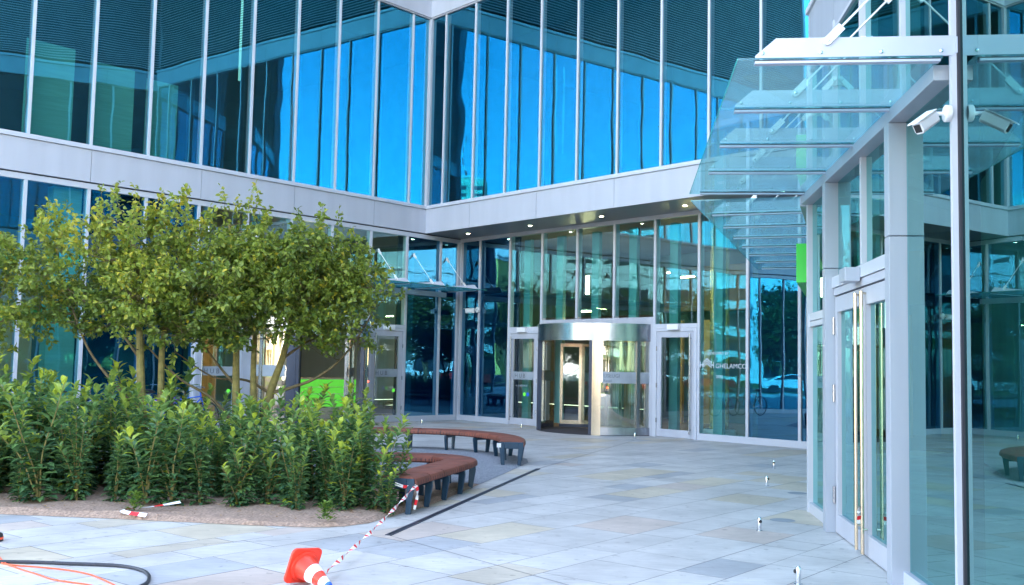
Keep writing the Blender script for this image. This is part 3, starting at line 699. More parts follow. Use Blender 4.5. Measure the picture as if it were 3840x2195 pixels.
# ------------------------------------------------------------ ground
gr = MB(); gr.face([(-900, -900, -.035), (900, -900, -.035), (900, 900, -.035), (-900, 900, -.035)])
tag(gr.build('ground', 'lawn'), kind='structure')
rd = MB(); rd.face([(-120, -34, -.02), (120, -34, -.02), (120, -20, -.02), (-120, -20, -.02)]); tag(rd.build('road', 'asphalt'), kind='structure')
pv = MB(); a = R(38.5); U = Vector((math.sin(a), math.cos(a), 0)); V = Vector((math.cos(a), -math.sin(a), 0))
pv.face([(-34, -16, -.010), (24, -16, -.010), (24, 40, -.010), (-34, 40, -.010)], 1, colr=(.1, .1, .1))
v_ = -32.
while v_ < 32:
    wv = rnd.choice([.3, .45, .45, .6, .6, .75]); u_ = -32-rnd.random()
    while u_ < 46:
        lu = rnd.choice([.45, .6, .75, .9, 1.05, 1.2]); c = U*(u_+lu/2)+V*(v_+wv/2)
        if -26 < c.x < 9 and -14 < c.y < 33:
            t = rnd.random()
            g_ = 1
            if wv > .5 and t < .20: cc = (.58, .515, .41)
            elif t < .09: cc = (.56, .505, .42)
            elif t > .95: cc = (.56, .48, .43)
            elif t > .90: cc = (.43, .44, .46)
            else: cc = (.565, .55, .535)
            k = rnd.uniform(.93, 1.05); cc = tuple(x*k for x in cc); g = .003
            pts = [U*(u_+g)+V*(v_+g), U*(u_+lu-g)+V*(v_+g), U*(u_+lu-g)+V*(v_+wv-g), U*(u_+g)+V*(v_+wv-g)]
            dz = rnd.uniform(-.0006, .0006)
            pv.face([p+Vector((0, 0, dz)) for p in reversed(pts)], 0, colr=cc)
        u_ += lu
    v_ += wv
def strip(p0, p1, wd, z=.0025):
    p0, p1 = Vector((*p0, z)), Vector((*p1, z)); d = (p1-p0).normalized(); n = Vector((-d.y, d.x, 0))*wd/2
    pv.face([p0-n, p1-n, p1+n, p0+n], 1, colr=(.1, .1, .1))
strip((-1.14, 9.75), (1.35, 6.6), .007); strip((-4.6, 8.33), (-1.14, 9.77), .005); strip((.486, 16.32), (2.9, 23.2), .012)
tag(pv.build('paving', ['slab', 'joint']), kind='structure')
# drain channel
dr = empty('drain_channel', (-.33, 13.03, 0), 'long dark slotted drain channel beside the planting bed', 'drain channel')
FD = Fr((-1.144, 9.75, 0), 13.94, 1)
bx('channel_grate', 'anthracite', dr, FD, 0, 6.77, -.035, .035, -.003, .006)
q = MB()
for i in range(90): q.box(FD, .04+i*.075, .08+i*.075, -.012, .012, .0065, .0072)
q.build('grate_slots', 'black', dr)
for (x, y, l) in ((3.955, 13.753, 'small round metal cover in the paving farther from the near doors'), (3.064, 11.253, 'small round metal cover in the paving nearer the near doors')):
    o = MB().lathe([(.001, .004), (.13, .004), (.14, .0015)], (x, y, 0), seg=28).build('floor_cover', 'cover', loc=(x, y, 0)); tag(o, l, 'floor cover', 'round floor covers')
# planting bed: soil part and gravel part
BED = [(-9.5, 11.1), (-7.5, 10.85), (-5.29, 10.54), (-3.98, 10.39), (-2.69, 10.17), (-1.95, 10.11), (-1.66, 10.2), (-1.43, 10.45), (-.87, 12.0), (-.40, 14.0)]
GRA = [(-.40, 14.0), (-.29, 14.44), (.13, 16.32), (.34, 17.3), (.33, 18.0), (.08, 18.7), (-.45, 19.5), (-1.4, 20.1), (-3, 20.3), (-6, 19.2), (-9.5, 17), (-11, 14)]
def inpoly(x, y, P_):
    c = False; n = len(P_)
    for i in range(n):
        (x0, y0), (x1, y1) = P_[i], P_[(i+1) % n]
        if (y0 > y) != (y1 > y) and x < (x1-x0)*(y-y0)/(y1-y0)+x0: c = not c
    return c
def patch(name, P_, m_, h, st):
    bmx = bmesh.new(); vs = [bmx.verts.new((x, y, .004)) for x, y in P_]; f = bmx.faces.new(vs)
    bmesh.ops.triangulate(bmx, faces=[f])
    for _ in range(5): bmesh.ops.subdivide_edges(bmx, edges=[e for e in bmx.edges if e.calc_length() > st], cuts=1, use_grid_fill=False); bmesh.ops.triangulate(bmx, faces=bmx.faces)
    for v in bmx.verts:
        if not v.is_boundary:
            v.co.z = .012+h*(noise.noise(Vector((v.co.x*1.3, v.co.y*1.3, 0)))*.5+.5)+.012*noise.noise(Vector((v.co.x*9, v.co.y*9, 3)))
    me = bpy.data.meshes.new(name); bmx.to_mesh(me); bmx.free(); me.materials.append(M[m_])
    o = bpy.data.objects.new(name, me); col.objects.link(o); return tag(o, kind='structure')
patch('planting_soil', BED+[(-11, 14)], 'soil', .07, .16)
patch('gravel_bed', GRA, 'gravel', .008, .3)
# kerb line around the bed
def loft(pts, zs, mi, wd, z0, z1):
    q = MB(); n = len(pts)
    for i in range(n-1):
        p0, p1 = Vector((*pts[i], 0)), Vector((*pts[i+1], 0)); d = (p1-p0).normalized(); nn = Vector((-d.y, d.x, 0))*wd
        q.prism([p0+Vector((0, 0, z0)), p0+nn+Vector((0, 0, z0)), p0+nn+Vector((0, 0, z1)), p0+Vector((0, 0, z1))], p1-p0)
    return q

# ------------------------------------------------------------ bollards / door stops
def bollard(x, y, ang, label):
    r = empty('door_stop', (x, y, 0), label, 'door stop', 'steel door stops standing on the paving')
    MB().lathe([(.034, 0), (.034, .004), (.021, .007), (.021, .115), (.018, .130), (.010, .139), (.0005, .142)], (x, y, .001), seg=20).build('post', 'chrome', r, smooth=True)
    d = Vector((math.sin(R(ang)), math.cos(R(ang)), 0)); c = Vector((x, y, .098))+d*.012
    MB().lathe([(.0005, -.019), (.013, -.014), (.019, 0), (.013, .014), (.0005, .019)], c+d*.008, d, 14).build('rubber_buffer', 'black', r, smooth=True)
for b in ((4.532, 17.192, 185, 'farthest of the four steel door stops in front of the right hand wall'), (3.743, 14.589, 95, 'steel door stop second farthest along the right hand wall with its buffer turned away'),
          (2.616, 10.49, 165, 'steel door stop with black buffer facing out in front of the near double door'), (2.277, 7.911, 300, 'nearest steel door stop at the bottom edge of the photo'),
          (-2.421, 27.764, 290, 'steel door stop before the left wing side door near the corner'), (.322, 26.587, 290, 'steel door stop left of the far revolving door'),
          (2.977, 23.761, 110, 'steel door stop right of the far revolving door')): bollard(*b)

# ------------------------------------------------------------ benches
def spline(P_, n=8):
    out = []; P_ = [Vector(p) for p in P_]
    Q = [P_[0]*2-P_[1]]+P_+[P_[-1]*2-P_[-2]]
    for i in range(1, len(Q)-2):
        for k in range(n):
            t = k/n; a, b, c, d = Q[i-1], Q[i], Q[i+1], Q[i+2]
            out.append(.5*((2*b)+(-a+c)*t+(2*a-5*b+4*c-d)*t*t+(-a+3*b-3*c+d)*t*t*t))
    out.append(Q[-2]); return out
def bench(path, ztop, wid, label, nleg, endcap=True, step=.50):
    r = empty('curved_bench', (path[0][0], path[0][1], 0), label, 'bench', 'curved timber benches round the planting bed')
    P_ = spline([(x, y, 0) for x, y in path], 10)
    L_ = [0]
    for i in range(1, len(P_)): L_.append(L_[-1]+(P_[i]-P_[i-1]).length)
    def at(s):
        s = min(max(s, 0), L_[-1])
        for i in range(1, len(P_)):
            if L_[i] >= s:
                t = (s-L_[i-1])/max(1e-9, L_[i]-L_[i-1]); return P_[i-1].lerp(P_[i], t), (P_[i]-P_[i-1]).normalized()
    def tang(s):
        a_, _ = at(s-.08); b_, _ = at(s+.08); d = (b_-a_).normalized(); return at(s)[0], d, Vector((-d.y, d.x, 0))
    h, hw, th = ztop, wid/2, .10
    prof = [(-hw+.03, -th), (-hw, -th+.02), (-hw, -.045), (-hw+.015, -.015), (-hw+.05, 0), (hw-.05, 0), (hw-.015, -.015), (hw, -.045), (hw, -th+.02), (hw-.03, -th)]
    N_ = int(L_[-1]/.05)
    def sweep(s0, s1, grow=0., zoff=0, name='seat', m_='wood', par=r):
        n = max(1, int((s1-s0)/.05)); vs = []; fs = []
        for i in range(n+1):
            p, d, nn = tang(s0+(s1-s0)*i/n)
            for (a_, b_) in prof: vs.append(p+nn*(a_*(1+grow))+Vector((0, 0, h+b_*(1+grow)+zoff)))
        k = len(prof)
        for i in range(n):
            for j in range(k): fs.append((i*k+j, i*k+(j+1) % k, (i+1)*k+(j+1) % k, (i+1)*k+j))
        fs += [tuple(range(k-1, -1, -1)), tuple(range(n*k, (n+1)*k))]
        q = MB(); q.mesh(vs, fs); return q.build(name, m_, par, smooth=True)
    # seat in lengths split by dark grooves, ribs on the edge faces
    s = .03; tot = L_[-1]-.03
    while s < tot-.05:
        e = min(tot, s+step-.022); sweep(s, e)
        if e < tot-.03: sweep(e, e+.022, -.015, -.005, 'groove', 'strap')
        s += step
    q = MB()
    s = .10
    while s < tot:
        p, d, nn = tang(s)
        for sd_ in (-1, 1):
            c = p+nn*sd_*(hw+.0005)
            q.prism([c-d*.007+Vector((0, 0, h-th+.02)), c+d*.007+Vector((0, 0, h-th+.02)), c+d*.007+Vector((0, 0, h-.04)), c-d*.007+Vector((0, 0, h-.04))], nn*sd_*.001)
        s += .083
    tag(q.build('edge_grooves', 'strap', r), kind='stuff')
    for i in range(nleg):
        s = .012+(L_[-1]-.024)*i/(nleg-1); p, d, nn = tang(s)
        if i in (0, nleg-1): t = .03
        else: t = .04
        q = MB(); z1 = h-th-.002; en = i in (0, nleg-1)
        zt = h-.012 if en else z1
        for sd_ in (-1, 1):
            A = p+nn*sd_*(hw-.02)-d*t/2; 
            q.prism([A+Vector((0, 0, zt)), A-nn*sd_*.085+Vector((0, 0, zt)), A-nn*sd_*.085+Vector((0, 0, zt-.09 if en else zt-.04)), p+nn*sd_*(hw-.115)-d*t/2+Vector((0, 0, .0)), p+nn*sd_*(hw-.055)-d*t/2, A+nn*sd_*.005+Vector((0, 0, zt-.05))], d*t)
        A = p-d*t/2
        q.prism([A-nn*(hw-.105)+Vector((0, 0, zt)), A+nn*(hw-.105)+Vector((0, 0, zt)), A+nn*(hw-.105)+Vector((0, 0, zt-(.11 if en else .05))), A-nn*(hw-.105)+Vector((0, 0, zt-(.11 if en else .05)))], d*t)
        q.build('leg_frame', 'bench_leg', r, bevel=.006)
    return r
b1 = bench([(-2.75, 19.62), (-2.1, 19.68), (-1.5, 19.62), (-.98, 19.42), (-.52, 19.02), (-.14, 18.42), (.06, 17.65), (.04, 16.72)], .40, .44,
      'farther curved brown timber bench arching behind the gravel bed', 7)
MB().box(Fr((-.165, 16.70, 0), 98, 1), -.035, .035, .0, .004, .30, .37).build('bench_plate', 'white', b1)
bench([(-1.24, 11.15), (-1.06, 11.85), (-.86, 12.6), (-.70, 13.2), (-.66, 13.62), (-.92, 13.98), (-1.4, 14.1), (-2.1, 14.12), (-2.9, 13.95)], .40, .46,
      'nearer curved brown timber bench with barrier tape tied to its end', 9)

# ------------------------------------------------------------ cone, tape, hose, cables
bc = Vector((-1.518, 7.578, .135)); tip = Vector((-1.285, 7.355, .035)); ax = (tip-bc).normalized()
cr_ = empty('traffic_cone', (-1.518, 7.578, 0), 'red and white traffic cone toppled on the paving', 'traffic cone')
x = Vector((0, 0, 1)); x = (x-ax*x.dot(ax)).normalized(); y = ax.cross(x)
xr = (x*math.cos(R(-6))+y*math.sin(R(-6))); yr = ax.cross(xr); hb_ = .135
pts = []
for cx, cy_ in ((1, 1), (-1, 1), (-1, -1), (1, -1)):
    for k in range(6):
        t = math.atan2(cy_, cx)-math.pi/4+math.pi/2*k/5; pts.append(bc+xr*(cx*(hb_-.04)+.04*math.cos(t))+yr*(cy_*(hb_-.04)+.04*math.sin(t)))
MB().prism([p-ax*.012 for p in pts], ax*.022).build('cone_base', 'cone', cr_, bevel=.004)
Lc = .345; rad = lambda h_: .103-(.103-.026)*h_/Lc
prof = [(.118, .008), (.116, .022), (rad(.02)+.004, .026)]; mi = [0, 0]
for h_, m2 in ((.13, 0), (.13, 1), (.205, 1), (.205, 0), (.265, 0), (.265, 1), (Lc-.02, 1)):
    prof.append((rad(h_)+(.0015 if m2 else 0), h_)); mi.append(m2)
mi = [0, 0, 0, 1, 1, 0, 0, 1, 1]
prof = [(.118, .008), (.116, .024), (rad(.03), .028), (rad(.13), .13), (rad(.13)+.0012, .131), (rad(.205)+.0012, .205), (rad(.206), .206), (rad(.265), .265), (rad(.266)+.0012, .266), (rad(.33)+.0012, .33)]
MB().lathe(prof, bc, ax, 40, mi=[0, 0, 0, 1, 1, 0, 0, 1, 1]).build('cone_body', ['cone', 'cone_white'], cr_, smooth=True)
MB().lathe([(rad(.33)+.003, .328), (rad(.345)+.003, .345), (.022, .349), (.018, .343), (.001, .343)], bc, ax, 24).build('cone_cap', 'blue', cr_, smooth=True)
def ribbon(name, pts, wd, label, seg=.09, twist=0., n=60, tw0=0., cat='barrier tape', group=None, up=(0, 0, 1)):
    P_ = spline(pts, 16); L_ = [0]
    for i in range(1, len(P_)): L_.append(L_[-1]+(P_[i]-P_[i-1]).length)
    q = MB(); T = L_[-1]; prev = None; N_ = max(12, int(T/.012))
    def at(s):
        for i in range(1, len(P_)):
            if L_[i] >= s-1e-9:
                t = (s-L_[i-1])/max(1e-9, L_[i]-L_[i-1]); return P_[i-1].lerp(P_[i], t), (P_[i]-P_[i-1]).normalized()
        return P_[-1], (P_[-1]-P_[-2]).normalized()
    for i in range(N_+1):
        s = T*i/N_; p, d = at(s); u_ = Vector(up); a_ = (u_-d*u_.dot(d)).normalized(); b_ = d.cross(a_)
        t = tw0+twist*s; w_ = (a_*math.cos(t)+b_*math.sin(t))*wd/2; cur = (p-w_, p+w_)
        nw = (w_.normalized().cross(d))*.0006
        if prev:
            mi_ = 1 if (s % (seg*2.6)) > seg*1.7 else 0
            q.face([prev[0]+nw, cur[0]+nw, cur[1]+nw, prev[1]+nw], mi_); q.face([prev[1]-nw, cur[1]-nw, cur[0]-nw, prev[0]-nw], mi_)
        prev = cur
    o = q.build(name, ['tape_white', 'red'], loc=tuple(Vector(pts[0])))
    return tag(o, label, cat, group)
ribbon('barrier_tape', [(-1.02, 11.17, .31), (-1.12, 10.2, .215), (-1.22, 9.1, .14), (-1.345, 7.62, .085)], .034, 'red and white barrier tape stretched from the near bench to the toppled cone', .055, 6.0, tw0=.4)
ribbon('barrier_tape', [(-1.25, 11.135, .33), (-1.13, 11.115, .30), (-1.02, 11.13, .31), (-1.0, 11.16, .22), (-1.03, 11.15, .05)], .035, 'short red and white tape end knotted round the near bench leg', .06, 2.)
ribbon('barrier_tape', [(-1.40, 7.44, .02), (-1.47, 7.36, .012), (-1.56, 7.30, .012)], .045, 'red and white tape tail trapped under the toppled cone', .05, .5, tw0=1.3)
ribbon('barrier_tape', [(-3.50, 10.80, .13), (-3.74, 10.62, .10), (-3.98, 10.50, .085), (-3.92, 10.40, .07), (-3.70, 10.36, .05)], .05, 'loose scrap of red and white tape lying on the edge of the soil', .11, 1.2, tw0=1.2)
ribbon('barrier_tape', [FW.p(-1.385, .095, .45), FW.p(-1.40, .105, .40), FW.p(-1.38, .10, .30)], .042, 'scrap of red and white tape knotted on the tall door handle', .05, 9., n=20)
def cable(name, pts, r_, m_, label, cat):
    o = MB().tube(spline([(x_, y_, r_+.001) for x_, y_ in pts], 8), r_, 10).build(name, m_, smooth=True, loc=(pts[0][0], pts[0][1], 0)); return tag(o, label, cat)
cable('hose', [(-6.5, 8.25), (-5.2, 8.1), (-4.037, 8.088), (-3.774, 8.094), (-3.496, 8.068), (-3.211, 8.044), (-3.053, 8.018), (-2.893, 7.93), (-2.756, 7.782), (-2.66, 7.565), (-2.63, 7.362), (-2.70, 7.0), (-2.9, 6.5)], .0135, 'hose', 'thick black rubber hose curving across the paving at lower left', 'hose')
o1 = cable('extension_cable', [(-4.9, 9.0), (-4.293, 8.461), (-4.129, 8.27), (-3.977, 8.06), (-3.758, 7.86), (-3.513, 7.655), (-3.354, 7.52), (-3.179, 7.44), (-3.005, 7.36), (-2.8, 7.18)], .0055, 'orange_cable', 'orange cable on the paving running under the hose, nearer strand', 'cable')
cable('extension_cable', [(-4.8, 8.85), (-4.236, 8.35), (-4.107, 8.20), (-3.998, 8.06), (-3.851, 7.99), (-3.667, 7.95), (-3.405, 7.863), (-3.185, 7.735), (-3.042, 7.60), (-2.841, 7.378), (-2.704, 7.176)], .0055, 'orange_cable', 'orange cable on the paving running under the hose, farther strand', 'cable')
rb = empty('rubber_post_base', (-4.60, 9.02, 0), 'black rubber disc foot with orange rim cut off by the left edge', 'barrier foot')
MB().lathe([(.001, .07), (.085, .07), (.10, .06), (.105, .01), (.10, .0)], (-4.60, 9.02, .001), seg=28).build('foot_disc', 'black', rb, smooth=True)
MB().lathe([(.1062, .02), (.1068, .03), (.1062, .04)], (-4.60, 9.02, .001), seg=28).build('foot_rim', 'orange_cable', rb, smooth=True)

# ------------------------------------------------------------ vegetation
def leaf(q, p, d, n, ln, wd, tone, fold=.25, curl=.15, mi=0):
    """p base, d direction, n up-ish normal"""
    d = d.normalized(); x = d.cross(n)
    if x.length < 1e-4: x = d.orthogonal()
    x.normalize(); n = x.cross(d)
    m1 = p+d*ln*.35+n*ln*curl*.3; m2 = p+d*ln*.72+n*ln*curl*.15; e = p+d*ln-n*ln*curl
    a0, a1 = m1+x*wd*.46+n*wd*fold, m1-x*wd*.46+n*wd*fold; b0, b1 = m2+x*wd*.36+n*wd*fold*.7, m2-x*wd*.36+n*wd*fold*.7
    q.face([p, a0, b0, e, m2, m1], mi, tone=tone); q.face([p, m1, m2, e, b1, a1], mi, tone=tone)
def rv(r_): return Vector((r_.gauss(0, 1), r_.gauss(0, 1), r_.gauss(0, 1))).normalized()
def bud_tree(name, base, stems, blobs, ntw, nleaf, lsize, label, cat='tree', group=None, seed=1, limbs=(), leafm='leaf', shoots=0):
    rr = random.Random(seed); r = empty(name, base, label, cat, group)
    q = MB(); nodes = []
    for st, r0, r1 in stems:
        P_ = spline(st, 6); n = len(P_)
        q.tube(P_, [(r0+(r1-r0)*i/(n-1))*1.25 for i in range(n)], 10)
        nodes += [(p, r0+(r1-r0)*i/(n-1)) for i, p in enumerate(P_) if i > n*.3]
    q.build('trunk', 'bark_green', r, smooth=True)
    lb = MB()
    for st, r0, r1 in limbs:
        P_ = spline(st, 6); n = len(P_); lb.tube(P_, [r0+(r1-r0)*i/(n-1) for i in range(n)], 6)
        nodes += [(p, r0+(r1-r0)*i/(n-1)) for i, p in enumerate(P_) if i > n*.3]
    tot = sum(b[2] for b in blobs); lf = MB()
    sh = shoots
    for k in range(ntw):
        t = rr.random()*tot
        for (c, rad_, wgt) in blobs:
            t -= wgt
            if t <= 0: break
        d = rv(rr); rr_ = rr.random()**.42
        T = Vector(c)+Vector((d.x*rad_[0], d.y*rad_[1], d.z*rad_[2]))*rr_+Vector((0, 0, -.17))
        # keep the crown lumpy
        if noise.noise(T*1.6+Vector((seed, 0, 0))) < -.06 and rr.random() < .88: continue
        best = min(nodes, key=lambda nd: (nd[0]-T).length+max(0, nd[0].z-T.z)*.8)
        A, ra = best; out = (T-A)
        mid = A.lerp(T, .5)+Vector((0, 0, -.06*out.length))+rv(rr)*.06*out.length
        P_ = spline([A, mid, T], 4); n = len(P_); r0 = min(ra*.6, .006+.006*out.length)
        lb.tube(P_, [r0+(.0022-r0)*i/(n-1) for i in range(n)], 5, cap=False)
        if out.length > .35: nodes.append((mid, r0*.7))
        dirt = (out.normalized()+Vector((0, 0, .45))+rv(rr)*.35).normalized(); tl = rr.uniform(.16, .36)
        if sh > 0 and d.z > .75 and rr_ > .8: tl = rr.uniform(.3, .55); dirt = Vector((rr.uniform(-.25, .25), rr.uniform(-.25, .25), 1)).normalized(); sh -= 1
        lb.tube([T, T+dirt*tl*.5+Vector((0, 0, .0)), T+dirt*tl], [.0025, .0018, .001], 4, cap=False)
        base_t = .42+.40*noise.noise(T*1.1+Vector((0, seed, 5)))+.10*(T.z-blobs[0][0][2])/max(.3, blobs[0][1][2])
        nl = int(nleaf*rr.uniform(.6, 1.3))
        for j in range(nl):
            f = rr.random(); pp = T+dirt*tl*f*1.0+rv(rr)*.05*(1.15-f*.5)
            dd = (dirt*.35+rv(rr)+Vector((0, 0, -.15))).normalized(); up_ = (Vector((0, 0, 1))+rv(rr)*.9).normalized()
            ls = lsize*rr.uniform(.65, 1.2); tn = min(1, max(0, base_t+rr.gauss(0, .17)))
            if rr.random() < .02: tn = 1
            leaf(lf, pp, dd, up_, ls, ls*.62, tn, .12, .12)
    lb.build('branches', 'bark', r, smooth=True)
    lf.build('crown', leafm, r)
    return r
def dv(*a): return [Vector(p) for p in a]
G_ = 'small multi stemmed trees in the planting bed'
bud_tree('small_tree', (-4.85, 13.0, 0),
    [(dv((-4.72, 13.0, 0), (-4.74, 13.0, .7), (-4.80, 13.02, 1.3), (-4.86, 13.05, 2.0), (-4.95, 13.1, 2.8), (-5.1, 13.1, 3.4)), .062, .018),
     (dv((-4.62, 13.1, 0), (-4.58, 13.15, 1.0), (-4.60, 13.2, 1.9), (-4.45, 13.25, 2.8), (-4.3, 13.2, 3.3)), .045, .015)],
    [((-4.75, 13.1, 3.05), (.98, .85, .82), 1.0), ((-5.75, 13.0, 2.75), (.80, .75, .72), .80), ((-4.4, 12.8, 2.50), (.95, .75, .62), .85), ((-6.2, 13.2, 3.0), (.5, .6, .55), .3)],
    900, 34, .074, 'left small tree with two pale mossy stems rising from the hedge', group=G_, seed=11,
    limbs=[(dv((-4.74, 13.02, .95), (-5.1, 12.95, 1.30), (-5.45, 12.9, 1.75), (-5.7, 12.9, 2.3)), .024, .010), (dv((-4.8, 13.05, 1.6), (-5.2, 13.0, 2.1), (-5.9, 13.0, 2.6)), .022, .008)], shoots=26)
bud_tree('small_tree', (-3.72, 13.6, 0),
    [(dv((-3.62, 13.6, 0), (-3.70, 13.6, .9), (-3.73, 13.6, 1.5), (-3.75, 13.6, 2.1), (-3.85, 13.6, 3.0), (-3.9, 13.6, 3.5)), .055, .016),
     (dv((-3.42, 13.7, 0), (-3.48, 13.7, .9), (-3.52, 13.7, 1.5), (-3.50, 13.7, 2.2), (-3.35, 13.7, 3.1)), .048, .015)],
    [((-3.75, 13.5, 3.02), (.90, .85, .78), 1.0), ((-3.9, 13.2, 2.42), (.9, .75, .52), .7), ((-3.2, 13.5, 2.6), (.75, .7, .6), .55)],
    760, 34, .074, 'middle small tree with twin slender stems between its neighbours', group=G_, seed=23,
    limbs=[(dv((-3.68, 13.58, .75), (-4.0, 13.4, 1.15), (-4.4, 13.3, 1.40), (-4.85, 13.2, 1.85)), .026, .009), (dv((-3.72, 13.6, 1.3), (-4.0, 13.5, 1.65), (-4.3, 13.4, 2.1)), .020, .008)], shoots=16)
bud_tree('small_tree', (-3.40, 13.9, 0),
    [(dv((-3.42, 13.9, 0), (-3.40, 13.9, .8), (-3.30, 13.9, 1.3), (-3.16, 13.9, 1.75), (-3.05, 13.9, 2.4), (-2.9, 13.9, 3.3)), .062, .016)],
    [((-2.75, 13.8, 2.95), (.85, .80, .70), .9), ((-2.22, 13.8, 2.68), (.60, .62, .50), .38), ((-2.9, 13.6, 3.22), (.6, .6, .42), .36), ((-2.65, 13.7, 2.25), (.7, .6, .35), .22)],
    680, 32, .074, 'right small tree with one bent trunk and long low side branches', group=G_, seed=37,
    limbs=[(dv((-3.30, 13.9, 1.22), (-3.0, 13.85, 1.30), (-2.65, 13.8, 1.45), (-2.3, 13.8, 1.75), (-1.98, 13.8, 2.25), (-1.75, 13.8, 2.8)), .026, .007),
           (dv((-3.32, 13.9, 1.2), (-3.65, 13.85, 1.38), (-4.1, 13.8, 1.42), (-4.6, 13.7, 1.75)), .022, .007),
           (dv((-3.16, 13.9, 1.7), (-2.8, 13.9, 1.95), (-2.4, 13.9, 2.1)), .02, .006)], shoots=12)
bud_tree('small_tree', (-7.6, 12.6, 0),
    [(dv((-7.6, 12.6, 0), (-7.5, 12.6, 1.0), (-7.4, 12.6, 2.0), (-7.5, 12.6, 3.2)), .06, .018)],
    [((-6.75, 12.6, 2.65), (.95, .8, .80), 1.2), ((-7.5, 12.6, 3.0), (.8, .8, .6), .5)],
    480, 32, .074, 'small tree at the left edge, only its outer branches in the picture', group=G_, seed=51,
    limbs=[(dv((-7.45, 12.6, 1.1), (-7.1, 12.55, 1.45), (-6.75, 12.5, 1.85), (-6.5, 12.5, 2.2)), .024, .008), (dv((-7.45, 12.6, 1.4), (-7.0, 12.6, 1.85), (-6.4, 12.6, 2.1)), .022, .007)], shoots=8)

# cherry laurel hedge plants
def laurel_mesh(seed, hgt):
    rr = random.Random(seed); q = MB(); st = MB()
    ns = rr.choice([4, 4, 5, 6])
    for s_ in range(ns):
        a_ = rr.random()*6.28; lean = rr.uniform(.02, .20); H = hgt*(1 if s_ == 0 else rr.uniform(.5, .95))
        P_ = [Vector((math.cos(a_)*lean*t*t*1.1+.05*math.cos(a_)*t+.01*math.sin(t*9+s_), math.sin(a_)*lean*t*t*1.1+.05*math.sin(a_)*t, H*t)) for t in [i/7 for i in range(8)]]
        st.tube(P_, [.0075-.005*i/7 for i in range(8)], 5)
        n = int(H*64); g = rr.random()*6.28; tip_t = rr.uniform(.25, .7)
        for j in range(n):
            f = .02+.98*(j/n)**1.08; k = min(6, int(f*7)); p = P_[k].lerp(P_[k+1], f*7-k)
            g += 2.4+rr.uniform(-.4, .4); el = .15+.75*f**2+rr.uniform(-.35, .25)
            if f > .93: el = 1.1
            d = Vector((math.cos(g)*math.cos(el), math.sin(g)*math.cos(el), math.sin(el)))
            ln = rr.uniform(.085, .150)*(1.0 if f < .85 else .9); off = d*rr.uniform(.005, .05 if f < .7 else .01)
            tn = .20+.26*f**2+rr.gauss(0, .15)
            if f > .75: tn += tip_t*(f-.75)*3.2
            if rr.random() < .012: tn = 1
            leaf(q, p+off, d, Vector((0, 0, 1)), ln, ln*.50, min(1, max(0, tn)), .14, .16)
    def mk(name, mb, m_):
        me = bpy.data.meshes.new(name); me.from_pydata(mb.v, [], mb.f); me.materials.append(M[m_])
        if mb.has_tone: at = me.attributes.new('tone', 'FLOAT', 'FACE'); at.data.foreach_set('value', mb.tone)
        me.update(); return me
    return mk('foliage', q, 'laurel'), mk('stems', st, 'bark_green')
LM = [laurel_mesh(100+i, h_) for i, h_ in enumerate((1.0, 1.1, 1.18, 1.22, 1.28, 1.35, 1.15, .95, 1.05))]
LBL = 'upright glossy green cherry laurel shrub growing in the planting bed hedge'
def laurel(x, y, h_):
    i = rnd.randrange(len(LM)); fo, st = LM[i]; base_h = (1.0, 1.1, 1.18, 1.22, 1.28, 1.35, 1.15, .95, 1.05)[i]
    r = empty('laurel_shrub', (x, y, .02), LBL, 'shrub', 'cherry laurel shrubs of the hedge'); k = h_/base_h
    r.scale = (k*rnd.uniform(.95, 1.25),)*2+(k,); r.rotation_euler = (rnd.uniform(-.06, .06), rnd.uniform(-.06, .06), rnd.random()*6.28)
    for nm, me in (('foliage', fo), ('stems', st)):
        o = bpy.data.objects.new(nm, me); col.objects.link(o); o.parent = r
    return r
def htop(x, y):
    # measured outline of the hedge
    t = x/ y
    if t < -.33: return 1.34
    if t < -.22: return 1.12+.1*rnd.random()
    return 1.14
for row in range(7):
    y0 = 11.42+row*.44; n = 22
    for i in range(n):
        x = -7.9+i*.345+(row % 2)*.17+rnd.uniform(-.09, .09); y = y0+rnd.uniform(-.12, .12)
        if row == 0: y -= .17
        if not inpoly(x, y, BED+[(-11, 14)]): continue
        if x > -1.55 and y < 12.2: continue
        if y > 11.9 and x > -1.9: continue
        laurel(x, y, htop(x, y)*rnd.choice([.70, .80, .86, .9, .94, .95, 1, 1.06, 1.15])*(.92 if row == 0 else 1))
for x, y, h_ in ((-1.45, 11.1, 1.05), (-1.62, 11.35, 1.2), (-1.78, 11.0, .95), (-1.30, 11.45, .98), (-2.02, 11.25, 1.1), (-1.86, 11.7, 1.15), (-2.3, 10.98, .85), (-1.30, 10.95, .62), (-3.0, 11.2, .9)):
    laurel(x, y, h_)
